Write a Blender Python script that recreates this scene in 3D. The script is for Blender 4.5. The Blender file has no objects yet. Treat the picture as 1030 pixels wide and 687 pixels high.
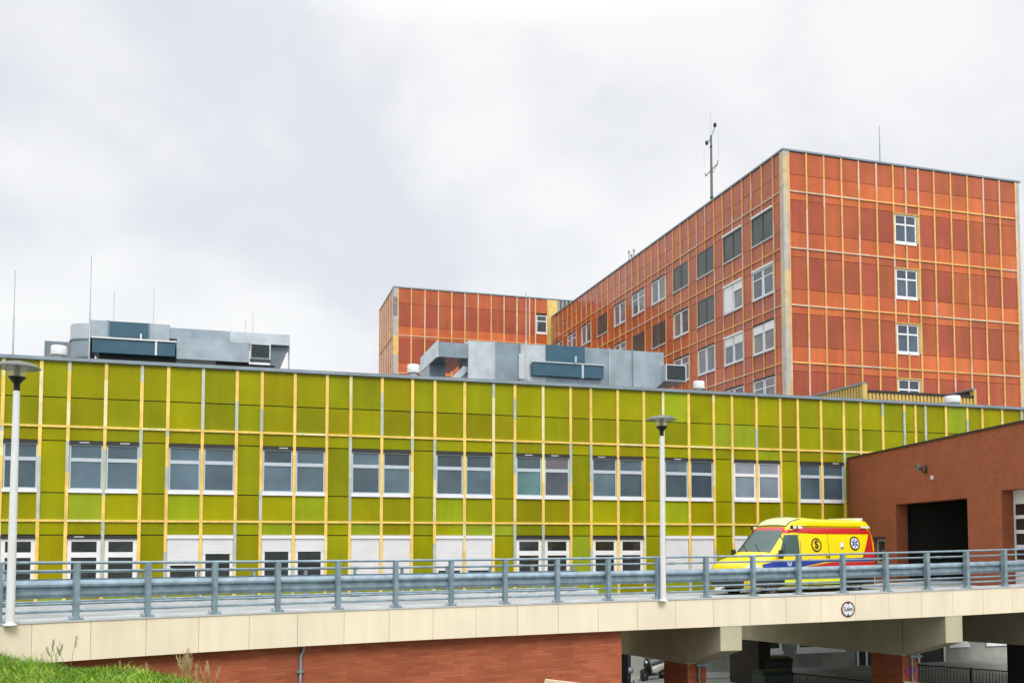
import bpy, math, random
from mathutils import Vector, Matrix
random.seed(7)
PI = math.pi
EYE = 6.1            # height of the camera above the lower ground
C = bpy.context.scene.collection
sc = bpy.context.scene

# ------------------------------------------------------------------ helpers
def lin(r, g, b):
    f = lambda c: (c/255/12.92) if c/255 <= .04045 else ((c/255+.055)/1.055)**2.4
    return (f(r), f(g), f(b), 1)

class MB:
    """collects faces and links them as one mesh object"""
    def __init__(s): s.v = []; s.f = []; s.t = []; s.uv = []; s.sm = []
    def face(s, pts, tint=None, uv=None, smooth=False):
        b = len(s.v); s.v += [tuple(p) for p in pts]; s.f.append(tuple(range(b, b+len(pts))))
        s.t.append(tint); s.uv.append(uv); s.sm.append(smooth)
    def grid(s, rows, closed=False, tint=None, smooth=True, flip=False):
        b = len(s.v); n = len(rows[0])
        for r in rows: s.v += [tuple(p) for p in r]
        for i in range(len(rows)-1):
            for j in range(n if closed else n-1):
                k = (j+1) % n
                q = (b+i*n+j, b+i*n+k, b+(i+1)*n+k, b+(i+1)*n+j)
                s.f.append(q[::-1] if flip else q); s.t.append(tint); s.uv.append(None); s.sm.append(smooth)
    def box(s, x0, x1, y0, y1, z0, z1, tint=None):
        p = lambda x, y, z: (x, y, z)
        s.face([p(x0,y0,z0),p(x1,y0,z0),p(x1,y0,z1),p(x0,y0,z1)], tint)
        s.face([p(x1,y1,z0),p(x0,y1,z0),p(x0,y1,z1),p(x1,y1,z1)], tint)
        s.face([p(x0,y1,z0),p(x0,y0,z0),p(x0,y0,z1),p(x0,y1,z1)], tint)
        s.face([p(x1,y0,z0),p(x1,y1,z0),p(x1,y1,z1),p(x1,y0,z1)], tint)
        s.face([p(x0,y0,z1),p(x1,y0,z1),p(x1,y1,z1),p(x0,y1,z1)], tint)
        s.face([p(x0,y1,z0),p(x1,y1,z0),p(x1,y0,z0),p(x0,y0,z0)], tint)
    def obox(s, o, ax, ay, az, tint=None):
        """box from corner o with edge vectors"""
        o, ax, ay, az = map(Vector, (o, ax, ay, az))
        P = lambda i, j, k: o+ax*i+ay*j+az*k
        for q in (((0,0,0),(1,0,0),(1,0,1),(0,0,1)), ((1,1,0),(0,1,0),(0,1,1),(1,1,1)), ((0,1,0),(0,0,0),(0,0,1),(0,1,1)),
                  ((1,0,0),(1,1,0),(1,1,1),(1,0,1)), ((0,0,1),(1,0,1),(1,1,1),(0,1,1)), ((0,1,0),(1,1,0),(1,0,0),(0,0,0))):
            s.face([P(*c) for c in q], tint)
    def tube(s, path, r, n=8, caps=True, tint=None):
        path = [Vector(p) for p in path]; rs = r if isinstance(r, (list, tuple)) else [r]*len(path)
        rows = []
        for i, p in enumerate(path):
            d = (path[min(i+1, len(path)-1)]-path[max(i-1, 0)]).normalized()
            up = Vector((0,0,1)) if abs(d.z) < .95 else Vector((1,0,0))
            a = d.cross(up).normalized(); b = d.cross(a).normalized()
            rows.append([p+(a*math.cos(k*2*PI/n)+b*math.sin(k*2*PI/n))*rs[i] for k in range(n)])
        s.grid(rows, True, tint, smooth=True)
        if caps: s.face(rows[0], tint); s.face(rows[-1][::-1], tint)
    def lathe(s, prof, c=(0,0,0), n=24, tint=None, axis='z'):
        rows = []
        for r, h in prof:
            row = []
            for k in range(n):
                a = k*2*PI/n; x, y = r*math.cos(a), r*math.sin(a)
                row.append((c[0]+x, c[1]+y, c[2]+h) if axis == 'z' else ((c[0]+x, c[1]+h, c[2]+y) if axis == 'y' else (c[0]+h, c[1]+x, c[2]+y)))
            rows.append(row)
        s.grid(rows, True, tint, smooth=True)
    def prism(s, poly, h0, h1, plane='xy', tint=None):
        """polygon extruded; plane xy -> along z, xz -> along y"""
        f = (lambda a, b, h: (a, b, h)) if plane == 'xy' else ((lambda a, b, h: (a, h, b)) if plane == 'xz' else (lambda a, b, h: (h, a, b)))
        n = len(poly)
        s.face([f(a, b, h0) for a, b in poly][::-1], tint); s.face([f(a, b, h1) for a, b in poly], tint)
        for i in range(n):
            a, b = poly[i], poly[(i+1) % n]
            s.face([f(*a, h0), f(*b, h0), f(*b, h1), f(*a, h1)], tint)
    def build(s, name, mat, parent=None, bevel=0, recalc=True):
        me = bpy.data.meshes.new(name)
        me.from_pydata(s.v, [], s.f)
        me.materials.append(mat)
        tints = any(t is not None for t in s.t)
        uvs = []; cols = []
        for p in me.polygons:
            i = p.index; cu = s.uv[i]; nrm = p.normal
            if cu is None:
                if abs(nrm.z) > .8: cu = [(me.vertices[v].co.x, me.vertices[v].co.y) for v in p.vertices]
                else:
                    tx, ty = -nrm.y, nrm.x; l = math.hypot(tx, ty) or 1; tx /= l; ty /= l
                    cu = [(me.vertices[v].co.x*tx+me.vertices[v].co.y*ty, me.vertices[v].co.z) for v in p.vertices]
            for k in range(len(p.vertices)):
                uvs += cu[k]
                if tints: cols += (s.t[i] if s.t[i] is not None else (.5,.5,.5,1))
        me.polygons.foreach_set('use_smooth', s.sm)
        me.uv_layers.new(name='UVMap'); me.uv_layers['UVMap'].data.foreach_set('uv', uvs)
        if tints:
            me.color_attributes.new('tint', 'FLOAT_COLOR', 'CORNER'); me.color_attributes['tint'].data.foreach_set('color', cols)
        ob = bpy.data.objects.new(name, me); C.objects.link(ob)
        if parent is not None: ob.parent = parent
        if bevel:
            m = ob.modifiers.new('bevel', 'BEVEL'); m.width = bevel; m.segments = 2; m.limit_method = 'ANGLE'
        return ob

def tag(o, label, cat, group=None, kind=None):
    if label: o['label'] = label
    if cat: o['category'] = cat
    if group: o['group'] = group
    if kind: o['kind'] = kind
    return o
def thing(name, label, cat, loc=(0,0,0), rz=0, group=None):
    o = bpy.data.objects.new(name, None); C.objects.link(o); o.empty_display_size = .3
    o.location = loc; o.rotation_euler = (0, 0, rz)
    return tag(o, label, cat, group)
def struct(name, mb, mat, kind='structure'):
    o = mb.build(name, mat); o['kind'] = kind; return o
def copy_tree(o, parent=None):
    c = o.copy(); C.objects.link(c)
    if parent is not None: c.parent = parent
    for ch in list(o.children): copy_tree(ch, c)
    return c

# ------------------------------------------------------------------ materials
def mat(name, base=(.5,.5,.5,1), rough=.6, metal=0, spec=.5, tint=False, noise=None, bump=None, coat=0, streak=None):
    """noise=(scale, strength[, detail]) varies the colour with dirt; streak=(sx,sz,strength) adds vertical run marks"""
    m = bpy.data.materials.new(name); m.use_nodes = True
    N = m.node_tree.nodes; L = m.node_tree.links
    b = N['Principled BSDF']
    b.inputs['Roughness'].default_value = rough; b.inputs['Metallic'].default_value = metal
    b.inputs['Specular IOR Level'].default_value = spec; b.inputs['Coat Weight'].default_value = coat; b.inputs['Coat Roughness'].default_value = .06
    b.inputs['Base Color'].default_value = base
    out = None
    if tint:
        a = N.new('ShaderNodeAttribute'); a.attribute_name = 'tint'; out = a.outputs['Color']
    tc = N.new('ShaderNodeTexCoord')
    def mul(col, fac_socket, lo, hi):
        r = N.new('ShaderNodeMapRange'); L.new(fac_socket, r.inputs['Value'])
        r.inputs['From Min'].default_value = .3; r.inputs['From Max'].default_value = .7
        r.inputs['To Min'].default_value = lo; r.inputs['To Max'].default_value = hi
        mx = N.new('ShaderNodeVectorMath'); mx.operation = 'SCALE'
        if col is None: mx.inputs[0].default_value = base[:3]
        else: L.new(col, mx.inputs[0])
        L.new(r.outputs[0], mx.inputs['Scale']); return mx.outputs[0]
    if noise:
        n = N.new('ShaderNodeTexNoise'); n.inputs['Scale'].default_value = noise[0]; n.inputs['Detail'].default_value = noise[2] if len(noise) > 2 else 6
        L.new(tc.outputs['Object'], n.inputs['Vector'])
        out = mul(out, n.outputs['Fac'], 1-noise[1], 1+noise[1])
    if streak:
        mp = N.new('ShaderNodeMapping'); mp.inputs['Scale'].default_value = (streak[0], streak[0], streak[1])
        L.new(tc.outputs['Object'], mp.inputs['Vector'])
        n = N.new('ShaderNodeTexNoise'); n.inputs['Scale'].default_value = 1; n.inputs['Detail'].default_value = 8
        L.new(mp.outputs[0], n.inputs['Vector'])
        out = mul(out, n.outputs['Fac'], 1-streak[2], 1+streak[2]*.6)
    if out is not None: L.new(out, b.inputs['Base Color'])
    if bump:
        n = N.new('ShaderNodeTexNoise'); n.inputs['Scale'].default_value = bump[0]; n.inputs['Detail'].default_value = 5
        L.new(tc.outputs['Object'], n.inputs['Vector'])
        bp = N.new('ShaderNodeBump'); bp.inputs['Strength'].default_value = bump[1]; bp.inputs['Distance'].default_value = bump[2] if len(bump) > 2 else .02
        L.new(n.outputs['Fac'], bp.inputs['Height']); L.new(bp.outputs[0], b.inputs['Normal'])
    return m
def brick_mat(name, c1, c2, mortar, bw=.26, rh=.077, noise=.18):
    m = mat(name, rough=.85, spec=.25); N = m.node_tree.nodes; L = m.node_tree.links; b = N['Principled BSDF']
    tc = N.new('ShaderNodeTexCoord'); br = N.new('ShaderNodeTexBrick')
    br.inputs['Scale'].default_value = 1; br.inputs['Brick Width'].default_value = bw; br.inputs['Row Height'].default_value = rh
    br.inputs['Mortar Size'].default_value = .006; br.inputs['Mortar Smooth'].default_value = .3; br.inputs['Bias'].default_value = 0
    br.inputs['Color1'].default_value = c1; br.inputs['Color2'].default_value = c2; br.inputs['Mortar'].default_value = mortar
    L.new(tc.outputs['UV'], br.inputs['Vector'])
    n = N.new('ShaderNodeTexNoise'); n.inputs['Scale'].default_value = .6; n.inputs['Detail'].default_value = 10; n.inputs['Roughness'].default_value = .65
    L.new(tc.outputs['Object'], n.inputs['Vector'])
    r = N.new('ShaderNodeMapRange'); L.new(n.outputs['Fac'], r.inputs['Value'])
    r.inputs['From Min'].default_value = .3; r.inputs['From Max'].default_value = .7; r.inputs['To Min'].default_value = 1-noise; r.inputs['To Max'].default_value = 1+noise
    mx = N.new('ShaderNodeVectorMath'); mx.operation = 'SCALE'; L.new(br.outputs['Color'], mx.inputs[0]); L.new(r.outputs[0], mx.inputs['Scale'])
    L.new(mx.outputs[0], b.inputs['Base Color'])
    bp = N.new('ShaderNodeBump'); bp.inputs['Strength'].default_value = .5; bp.inputs['Distance'].default_value = .008; bp.invert = True
    L.new(br.outputs['Fac'], bp.inputs['Height']); L.new(bp.outputs[0], b.inputs['Normal'])
    return m

M = {}
M['green_panel'] = mat('green_panel', rough=.38, spec=.12, tint=True, noise=(.6,.11,8), streak=(2.2,.25,.09))
M['red_panel'] = mat('red_panel', rough=.35, spec=.2, coat=.55, tint=True, noise=(.5,.14), streak=(1.6,.2,.16))
M['strip'] = mat('aluminium_strip', rough=.45, spec=.4, tint=True, noise=(2.5,.12), streak=(9,.7,.12))
M['backing'] = mat('dark_backing', (.02,.02,.015,1), .8)
M['plaster'] = mat('grey_plaster', (.30,.31,.28,1), .9, noise=(.7,.22,9), streak=(1.5,.3,.18))
M['roof_felt'] = mat('roof_felt', (.12,.12,.12,1), .9, noise=(1,.2))
M['coping'] = mat('sheet_coping', (.24,.30,.34,1), .4, metal=.3, noise=(1.5,.15))
M['win_grey'] = mat('window_frame_grey', (.50,.56,.62,1), .4, noise=(4,.05))
M['win_white'] = mat('window_frame_white', (.80,.81,.82,1), .4, noise=(3,.05))
M['win_dark'] = mat('window_frame_dark', (.12,.13,.12,1), .4)
M['glass'] = mat('window_glass', rough=.06, spec=.6, tint=True, noise=(.8,.25,3))
M['shutter'] = mat('white_shutter', (.78,.78,.80,1), .5, noise=(1.2,.05), streak=(.6,10,.03))
M['black_box'] = mat('dark_metal_box', (.025,.025,.025,1), .5)
M['galv'] = mat('galvanised_sheet', tint=True, rough=.33, metal=.55, noise=(1.6,.14,7), bump=(.9,.35,.06), streak=(1.5,.5,.12))
M['galv_dark'] = mat('grey_slats', (.13,.16,.17,1), .5, metal=.3)
M['blue_box'] = mat('blue_lacquered_sheet', (.03,.10,.15,1), .4, noise=(2,.12))
M['rail'] = mat('galvanised_rail', (.27,.36,.415,1), .40, metal=.4, noise=(5,.22,9), streak=(3,1.5,.14))
M['rod'] = mat('rod_steel', (.36,.37,.38,1), .5, metal=.5)
M['cream'] = mat('cream_cladding', tint=True, rough=.55, spec=.3, noise=(.8,.05,8), streak=(4,.5,.05))
M['cream_concrete'] = mat('cream_concrete', (.50,.46,.32,1), .8, noise=(1.2,.10), streak=(1.2,.4,.08), bump=(20,.15))
M['kerb'] = mat('pale_concrete', (.50,.52,.52,1), .85, noise=(2,.15), bump=(25,.2))
M['asphalt'] = mat('asphalt', (.085,.085,.085,1), .9, noise=(1.2,.2,10), bump=(60,.3,.01))
M['pale_road'] = mat('worn_pale_road', (.30,.31,.31,1), .9, noise=(.8,.2,10), bump=(40,.3,.01))
M['yard'] = mat('worn_concrete_paving', (.26,.27,.25,1), .9, noise=(.6,.2,10), bump=(30,.3,.01))
M['brick'] = brick_mat('red_brick', (.47,.135,.062,1), (.36,.092,.042,1), (.27,.12,.08,1), bw=.42, rh=.082)
M['brick_g'] = brick_mat('brown_red_brick', (.39,.115,.050,1), (.33,.095,.041,1), (.27,.11,.065,1), noise=.12)
M['shaded_pier'] = mat('shade_darkened_pier', (.028,.022,.018,1), .9, noise=(2,.2))  # near-black base colour stands in for the shade under the bridge
M['white'] = mat('white_paint', (.75,.76,.76,1), .4, noise=(5,.05), streak=(8,.8,.05))
M['black'] = mat('black_paint', (.012,.012,.012,1), .4)
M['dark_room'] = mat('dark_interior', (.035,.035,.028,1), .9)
M['yellow_cor'] = mat('yellow_corrugated_sheet', (.62,.45,.13,1), .5, noise=(1.5,.15))
M['fence'] = mat('dark_steel_fence', (.03,.04,.04,1), .5, metal=.3)
M['soil'] = mat('grass_soil', (.05,.09,.02,1), .95, noise=(3,.35,8))
M['grass'] = mat('grass_blades', tint=True, rough=.6, spec=.2)
M['seed'] = mat('dry_seed_heads', tint=True, rough=.8, spec=.1)

# ------------------------------------------------------------------ camera, world, light
cam = bpy.data.cameras.new('camera'); co = bpy.data.objects.new('camera', cam); C.objects.link(co); sc.camera = co
co.location = (0, 0, EYE); co.rotation_euler = (PI/2+.0526, 0, 0)
cam.sensor_width = 36; cam.lens = 36*914.75/1030; cam.shift_y = .1481; cam.clip_end = 6000; cam.clip_start = .1

w = bpy.data.worlds.new('World'); sc.world = w; w.use_nodes = True
N = w.node_tree.nodes; L = w.node_tree.links; N.clear()
SUNDIR = Vector((.28, -1, .95)).normalized()
sky = N.new('ShaderNodeTexSky'); sky.sky_type = 'NISHITA'; sky.sun_disc = False
sky.sun_elevation = math.asin(SUNDIR.z); sky.sun_rotation = math.atan2(SUNDIR.x, SUNDIR.y)
bg1 = N.new('ShaderNodeBackground'); bg1.inputs['Strength'].default_value = .10; L.new(sky.outputs[0], bg1.inputs['Color'])
tc = N.new('ShaderNodeTexCoord')
mp = N.new('ShaderNodeMapping'); mp.inputs['Scale'].default_value = (1.0, 1.0, 1.45); mp.inputs['Location'].default_value = (.35, 0, .2); L.new(tc.outputs['Generated'], mp.inputs['Vector'])
n1 = N.new('ShaderNodeTexNoise'); n1.inputs['Scale'].default_value = 3.0; n1.inputs['Detail'].default_value = 6; n1.inputs['Roughness'].default_value = .5; n1.inputs['Distortion'].default_value = .15
L.new(mp.outputs[0], n1.inputs['Vector'])
rp = N.new('ShaderNodeValToRGB'); L.new(n1.outputs['Fac'], rp.inputs['Fac'])
rp.color_ramp.interpolation = 'EASE'
rp.color_ramp.elements[0].position = .36; rp.color_ramp.elements[0].color = (.80,.815,.88,1)
rp.color_ramp.elements[1].position = .60; rp.color_ramp.elements[1].color = (.985,.995,1.0,1)
# overcast: the zenith is brighter than the horizon band
sx = N.new('ShaderNodeSeparateXYZ'); L.new(tc.outputs['Generated'], sx.inputs[0])
mr = N.new('ShaderNodeMapRange'); L.new(sx.outputs['Z'], mr.inputs['Value'])
mr.inputs['From Min'].default_value = .50; mr.inputs['From Max'].default_value = 1; mr.inputs['To Min'].default_value = 1; mr.inputs['To Max'].default_value = 3.0
mu = N.new('ShaderNodeVectorMath'); mu.operation = 'SCALE'; L.new(rp.outputs[0], mu.inputs[0]); L.new(mr.outputs[0], mu.inputs['Scale'])
bg2 = N.new('ShaderNodeBackground'); L.new(mu.outputs[0], bg2.inputs['Color']); bg2.inputs['Strength'].default_value = 1
mix = N.new('ShaderNodeMixShader'); mix.inputs[0].default_value = .94
L.new(bg1.outputs[0], mix.inputs[1]); L.new(bg2.outputs[0], mix.inputs[2])
wo = N.new('ShaderNodeOutputWorld'); L.new(mix.outputs[0], wo.inputs['Surface'])

sl = bpy.data.lights.new('sun', 'SUN'); sl.energy = 1.9; sl.angle = math.radians(25); sl.color = (1,.96,.9)
so = bpy.data.objects.new('sun', sl); C.objects.link(so); so.rotation_euler = SUNDIR.to_track_quat('Z', 'Y').to_euler(); so.location = (0,-20,40)
sc.view_settings.view_transform = 'Standard'; sc.view_settings.look = 'None'; sc.view_settings.exposure = 0; sc.view_settings.gamma = 1

# ------------------------------------------------------------------ the bridge line
CX = (-4.875, 10.025, 18.677, -8.647); CY = (3.677, -10.362, 16.553, 18.166); CZ = (.431, -.264, -1.593)
def cur(t):
    """edge of the bridge, t counted in guard-rail posts"""
    u = min(max(t/18, -.12), 1.15); ex = t/18-u
    def P(u): return Vector((((CX[0]*u+CX[1])*u+CX[2])*u+CX[3], ((CY[0]*u+CY[1])*u+CY[2])*u+CY[3], (CZ[0]*u+CZ[1])*u+CZ[2]+EYE))
    p = P(u)
    if ex: p = p+(P(u+.001)-P(u-.001))/.002*ex; p.z = P(u).z
    return p
def frame(t):
    d = cur(t+.01)-cur(t-.01); d.z = 0; d.normalize(); return d, Vector((-d.y, d.x, 0))
def off(t, o, z=0):
    d, n = frame(t); p = cur(t)+n*o; p.z += z; return p
def sweep(mb, prof, ts, closed=True, tint=None, smooth=False):
    """prof: (offset away from camera, height above the edge)"""
    rows = [[off(t, o, z) for o, z in prof] for t in ts]
    mb.grid(rows, closed, tint, smooth=smooth)
    if closed: mb.face(rows[0], tint); mb.face(rows[-1][::-1], tint)
def trange(a, b, st=.25):
    n = max(1, int(round((b-a)/st))); return [a+(b-a)*i/n for i in range(n+1)]

# ------------------------------------------------------------------ ground
g = MB()
xs = [-2500,-600,-150,-60,-30,-15,0,15,30,45,60,150,600,2500]; ys = [-2500,-600,-100,-20,0,10,20,30,40,60,100,600,2500]
g.grid([[(x, y, 0) for x in xs] for y in ys], smooth=False)
struct('ground', g, M['yard'])
r_ = MB(); r_.grid([[(x, y, .004) for x in (-2,5.6,8,12,17,24,40,60)] for y in (17,24,27,32,36.5)], smooth=False)
struct('road', r_, M['asphalt'])
EDGE = [(-30,20),(-14,17),(-8.4,15.4),(-6.5,14.0),(-5.4,13.2),(-4.7,13.1),(-3.9,12.0),(-2.4,9.0),(0,6.6),(3,5),(8,4),(30,4)]
def yE(x):
    for (a, b), (c, d) in zip(EDGE, EDGE[1:]):
        if x <= c: return b+(d-b)*(x-a)/(c-a)
    return EDGE[-1][1]
def bank(x, y):
    yy = sum(yE(x+k*.6) for k in (-1,0,1))/3
    d = y-yy
    top = EYE-1.80+.05*math.sin(x*1.3+1)+.04*math.sin(y*1.9+x*.7)
    if d > -1.2:
        q = d+1.2; top -= .55*q*q/(q+1.0)
    return max(top, -.3)
b = MB(); nx, ny = 110, 80
rows = [[(-30+60*i/nx, -8+36*j/ny, bank(-30+60*i/nx, -8+36*j/ny)) for i in range(nx+1)] for j in range(ny+1)]
b.grid(rows, smooth=True); struct('grass_bank', b, M['soil'])
gr = MB(); GC = [(.05,.13,.010,1),(.09,.20,.012,1),(.14,.29,.015,1),(.19,.37,.02,1),(.27,.44,.035,1),(.33,.42,.09,1)]
def blade(mb, x, y, z, h, wd, lean, az, tint):
    dx, dy = math.cos(az), math.sin(az); px, py = -dy*wd, dx*wd
    lx, ly = math.cos(az+1.2)*lean*h, math.sin(az+1.2)*lean*h
    mb.face([(x-px,y-py,z),(x+px,y+py,z),(x+px*.7+lx*.4,y+py*.7+ly*.4,z+h*.6)], tint)
    mb.face([(x-px*.7+lx*.4,y-py*.7+ly*.4,z+h*.55),(x+px*.7+lx*.4,y+py*.7+ly*.4,z+h*.6),(x+lx,y+ly,z+h)], tint)
n = 0
while n < 80000:
    y = random.uniform(6.5, 19.5); u = random.uniform(-.66, -.28); x = u*y
    if y > yE(x)+4.2: continue
    if random.random() > min(1, (y/15)**1.5+.15): continue
    cl = math.sin(x*2.3+1.1*math.sin(y*1.7))*math.cos(y*2.9+.8*math.sin(x*3.1))
    c2 = math.sin(x*5.1+y*2.2)*math.cos(y*6.3-x*1.7)
    h = random.uniform(.04,.13)*(1.1+.45*cl+.3*c2)
    if math.sin(x*1.9+2)*math.sin(y*2.6+x) > .55 and random.random() < .5: h *= 1.5
    c = (.42,.36,.14,1) if random.random() < .05 else GC[min(5, max(0, int(random.gauss(2.2+1.6*cl+1.3*c2, 1.2))))]; k = random.uniform(.75,1.25)*(1+.15*c2)
    blade(gr, x, y, bank(x,y)-.01, h, random.uniform(.007,.014), random.uniform(.3,1.6), random.uniform(0,PI*2), (c[0]*k,c[1]*k,c[2]*k,1)); n += 1
struct('grass', gr, M['grass'], 'stuff')
def tall_grass(x, y, nst, h, col, head, label):
    z = bank(x, y)
    t = thing('tall_grass', label, 'grass tuft', (x, y, z), 0)
    st = MB(); hd = MB()
    for i in range(nst):
        a = random.uniform(0, 2*PI); bx, by = random.gauss(0,.07), random.gauss(0,.05); hh = h*random.uniform(.6,1)
        lx, ly = random.gauss(0,.10)*hh/.5, random.gauss(0,.08)
        path = [(bx,by,-.03),(bx+lx*.3,by+ly*.3,hh*.5),(bx+lx,by+ly,hh)]
        st.tube(path, [.004,.003,.002], 4, tint=col)
        if random.random() < .8:
            for k in range(22):
                f = k/22; zz = hh*(.68+.36*f); r = .018*math.sin(PI*min(1,f+.12))+.004; an = random.uniform(0,2*PI)
                px = bx+lx*(.68+.36*f); py = by+ly*(.68+.36*f)
                blade(hd, px+math.cos(an)*r*.5, py+math.sin(an)*r*.5, zz, .035, .007, .7, an, tuple(c*random.uniform(.8,1.2) for c in head[:3])+(1,))
    for i in range(nst*5):
        blade(st, random.gauss(0,.12), random.gauss(0,.08), -.02, random.uniform(.15,.4)*h, .008, random.uniform(.2,.9), random.uniform(0,6.3), tuple(c*random.uniform(.7,1.2) for c in GC[2][:3])+(1,))
    st.build('stems', M['grass'], t)
    if hd.f: hd.build('seed_heads', M['seed'], t)
tall_grass(-6.55, 13.2, 7, .48, (.12,.2,.05,1), (.16,.17,.10,1), 'tall green grass tuft rising in front of the cream bridge fascia at the left')
tall_grass(-4.35, 12.4, 16, .58, (.35,.30,.12,1), (.52,.40,.22,1), 'straw coloured seed grass at the foot of the grassy slope before the brick wall')
tall_grass(-3.95, 11.8, 7, .52, (.35,.30,.12,1), (.50,.38,.22,1), 'thin dry seed grass, the rightmost tuft on the grassy slope')
tall_grass(-5.45, 13.2, 3, .40, (.30,.28,.12,1), (.42,.36,.22,1), 'few sparse brown stalks where the brick wall meets the slope')

# ------------------------------------------------------------------ green panelled building
A = .2872; D = Vector((math.cos(A), math.sin(A), 0)); E_ = Vector((-D.y, D.x, 0)); OG = Vector((0, 39.73, 0))
def zr(z): return z+EYE
G = thing('hospital_building', 'long low hospital building clad in lime green panels with yellow strips', 'building', OG, A)
mull = []
for k in range(-4, 11):
    b0 = -17.74+3.571*k
    mull += [b0, b0+1.305, b0+2.60]
mull += [20.57, 21.24, 21.85, 23.11, 24.45, 25.40, 26.68, 27.95, 28.95, 30.25, 31.55, 32.5]
mull = [m for i, m in enumerate(mull) if i == 0 or m-mull[i-1] > .3]
ZP, Z1, Z2, Z3 = 6.90, 4.386, .786, -2.814
S0, S1 = mull[0], mull[-1]
win_cols = []                        # (s0, s1, bay)
for k in range(-4, 10):
    b0 = -17.74+3.571*k
    if k == 10: break
    win_cols += [(b0, b0+1.305, k, 0), (b0+1.305, b0+2.60, k, 1)]
wset = {round(a,2) for a, *_ in win_cols}
c = MB()
c.box(S0, S1, .10, 7.65, 0, zr(6.45))
c.build('wall', M['plaster'], G)
bk = MB(); bk.box(S0, S1, .03, .095, zr(Z3)-.05, zr(ZP)-.02); bk.build('backing_wall', M['backing'], G)
pn = MB()
GP = [(.29,.285,.001,1),(.27,.262,.001,1),(.315,.310,.001,1),(.28,.255,.001,1),(.255,.268,.002,1),(.285,.30,.002,1)]
GB = [(.30,.37,.010,1),(.28,.35,.016,1)]
def gcol(k=1):
    c = random.choice(GB) if random.random() < .09 else random.choice(GP)
    q = random.uniform(.88,1.10)*k
    return (c[0]*q, c[1]*q, c[2]*q, 1)
def panel(mb, a, b, z0, z1, col, t0=-.01, t1=.03):
    g_ = .012; mb.box(a+g_, b-g_, t0, t1, zr(z0)+g_, zr(z1)-g_, col)
def quad_tilt(mb, a, b, z0, z1, col, amp=.004):
    """a cladding panel; each one leans by a hair, so reflections break from panel to panel"""
    g_ = .02; o = [random.uniform(-amp, amp) for _ in range(3)]
    x0, x1, zz0, zz1 = a+g_, b-g_, zr(z0)+g_, zr(z1)-g_
    f = lambda i, j: -.012+o[0]*(i-.5)*2+o[1]*(j-.5)*2
    P = [(x0,f(0,0),zz0),(x1,f(1,0),zz0),(x1,f(1,1),zz1),(x0,f(0,1),zz1)]; Q = [(p[0], .029, p[2]) for p in P]
    mb.face(P, col)
    for i in range(4):
        j = (i+1) % 4; mb.face([P[j], P[i], Q[i], Q[j]], col)
for a, b in zip(mull, mull[1:]):
    iw = round(a,2) in wset
    quad_tilt(pn, a, b, Z1, 5.50, gcol(.95)); quad_tilt(pn, a, b, 5.50, ZP, gcol(1.02))
    for dz in (0, -3.6):
        quad_tilt(pn, a, b, Z2+dz, 1.85+dz, gcol()); quad_tilt(pn, a, b, 3.84+dz, Z1+dz, gcol())
        if not iw: quad_tilt(pn, a, b, 1.85+dz, 3.84+dz, gcol(.97))
pn.build('panel_cladding', M['green_panel'], G)
YS = (.86,.60,.15,1); GS = (.50,.52,.42,1); WS = (.80,.70,.36,1)
ms = MB()
def vstrip(mb, s, z0, z1, w_=.062, t0=-.075, t1=.0, grey=.2):
    cuts = [z0]
    while cuts[-1] < z1-.05: cuts.append(min(z1, cuts[-1]+random.choice([1.8,1.2,2.4,.9])))
    gk = random.random()
    for q0, q1 in zip(cuts, cuts[1:]):
        c_ = GS if random.random() < grey else (WS if random.random() < .15 else YS)
        k = random.uniform(.92,1.06)
        mb.box(s-w_, s+w_, t0, t1, zr(q0), zr(q1)-.0, tuple(x*k for x in c_[:3])+(1,))
for s in mull:
    vstrip(ms, s, Z3, Z2-.05); vstrip(ms, s, Z2+.045, Z1-.05); vstrip(ms, s, Z1+.045, ZP-.01, grey=.24)
for z in (Z1, Z2, Z3):
    for a, b in zip(mull, mull[1:]):
        c_ = YS if random.random() < .86 else WS; k = random.uniform(.94,1.06)
        ms.box(a, b, -.085, .0, zr(z)-.045, zr(z)+.04, tuple(x*k for x in c_[:3])+(1,))
ms.build('cladding_strips', M['strip'], G)
pp = MB(); pp.box(S0-.1, S1+.1, -.16, .30, zr(ZP), zr(ZP)+.13); pp.box(S0-.1, S0+.25, .30, 7.7, zr(ZP), zr(ZP)+.13); pp.box(S0-.1, S1+.1, 7.4, 7.7, zr(6.45), zr(ZP)+.13)
x = S0
pp.build('parapet_coping', M['coping'], G)
rf = MB(); rf.box(S0+.26, S1-.1, .31, 7.39, zr(6.452), zr(6.50)); rf.build('roof', M['roof_felt'], G)

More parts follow.
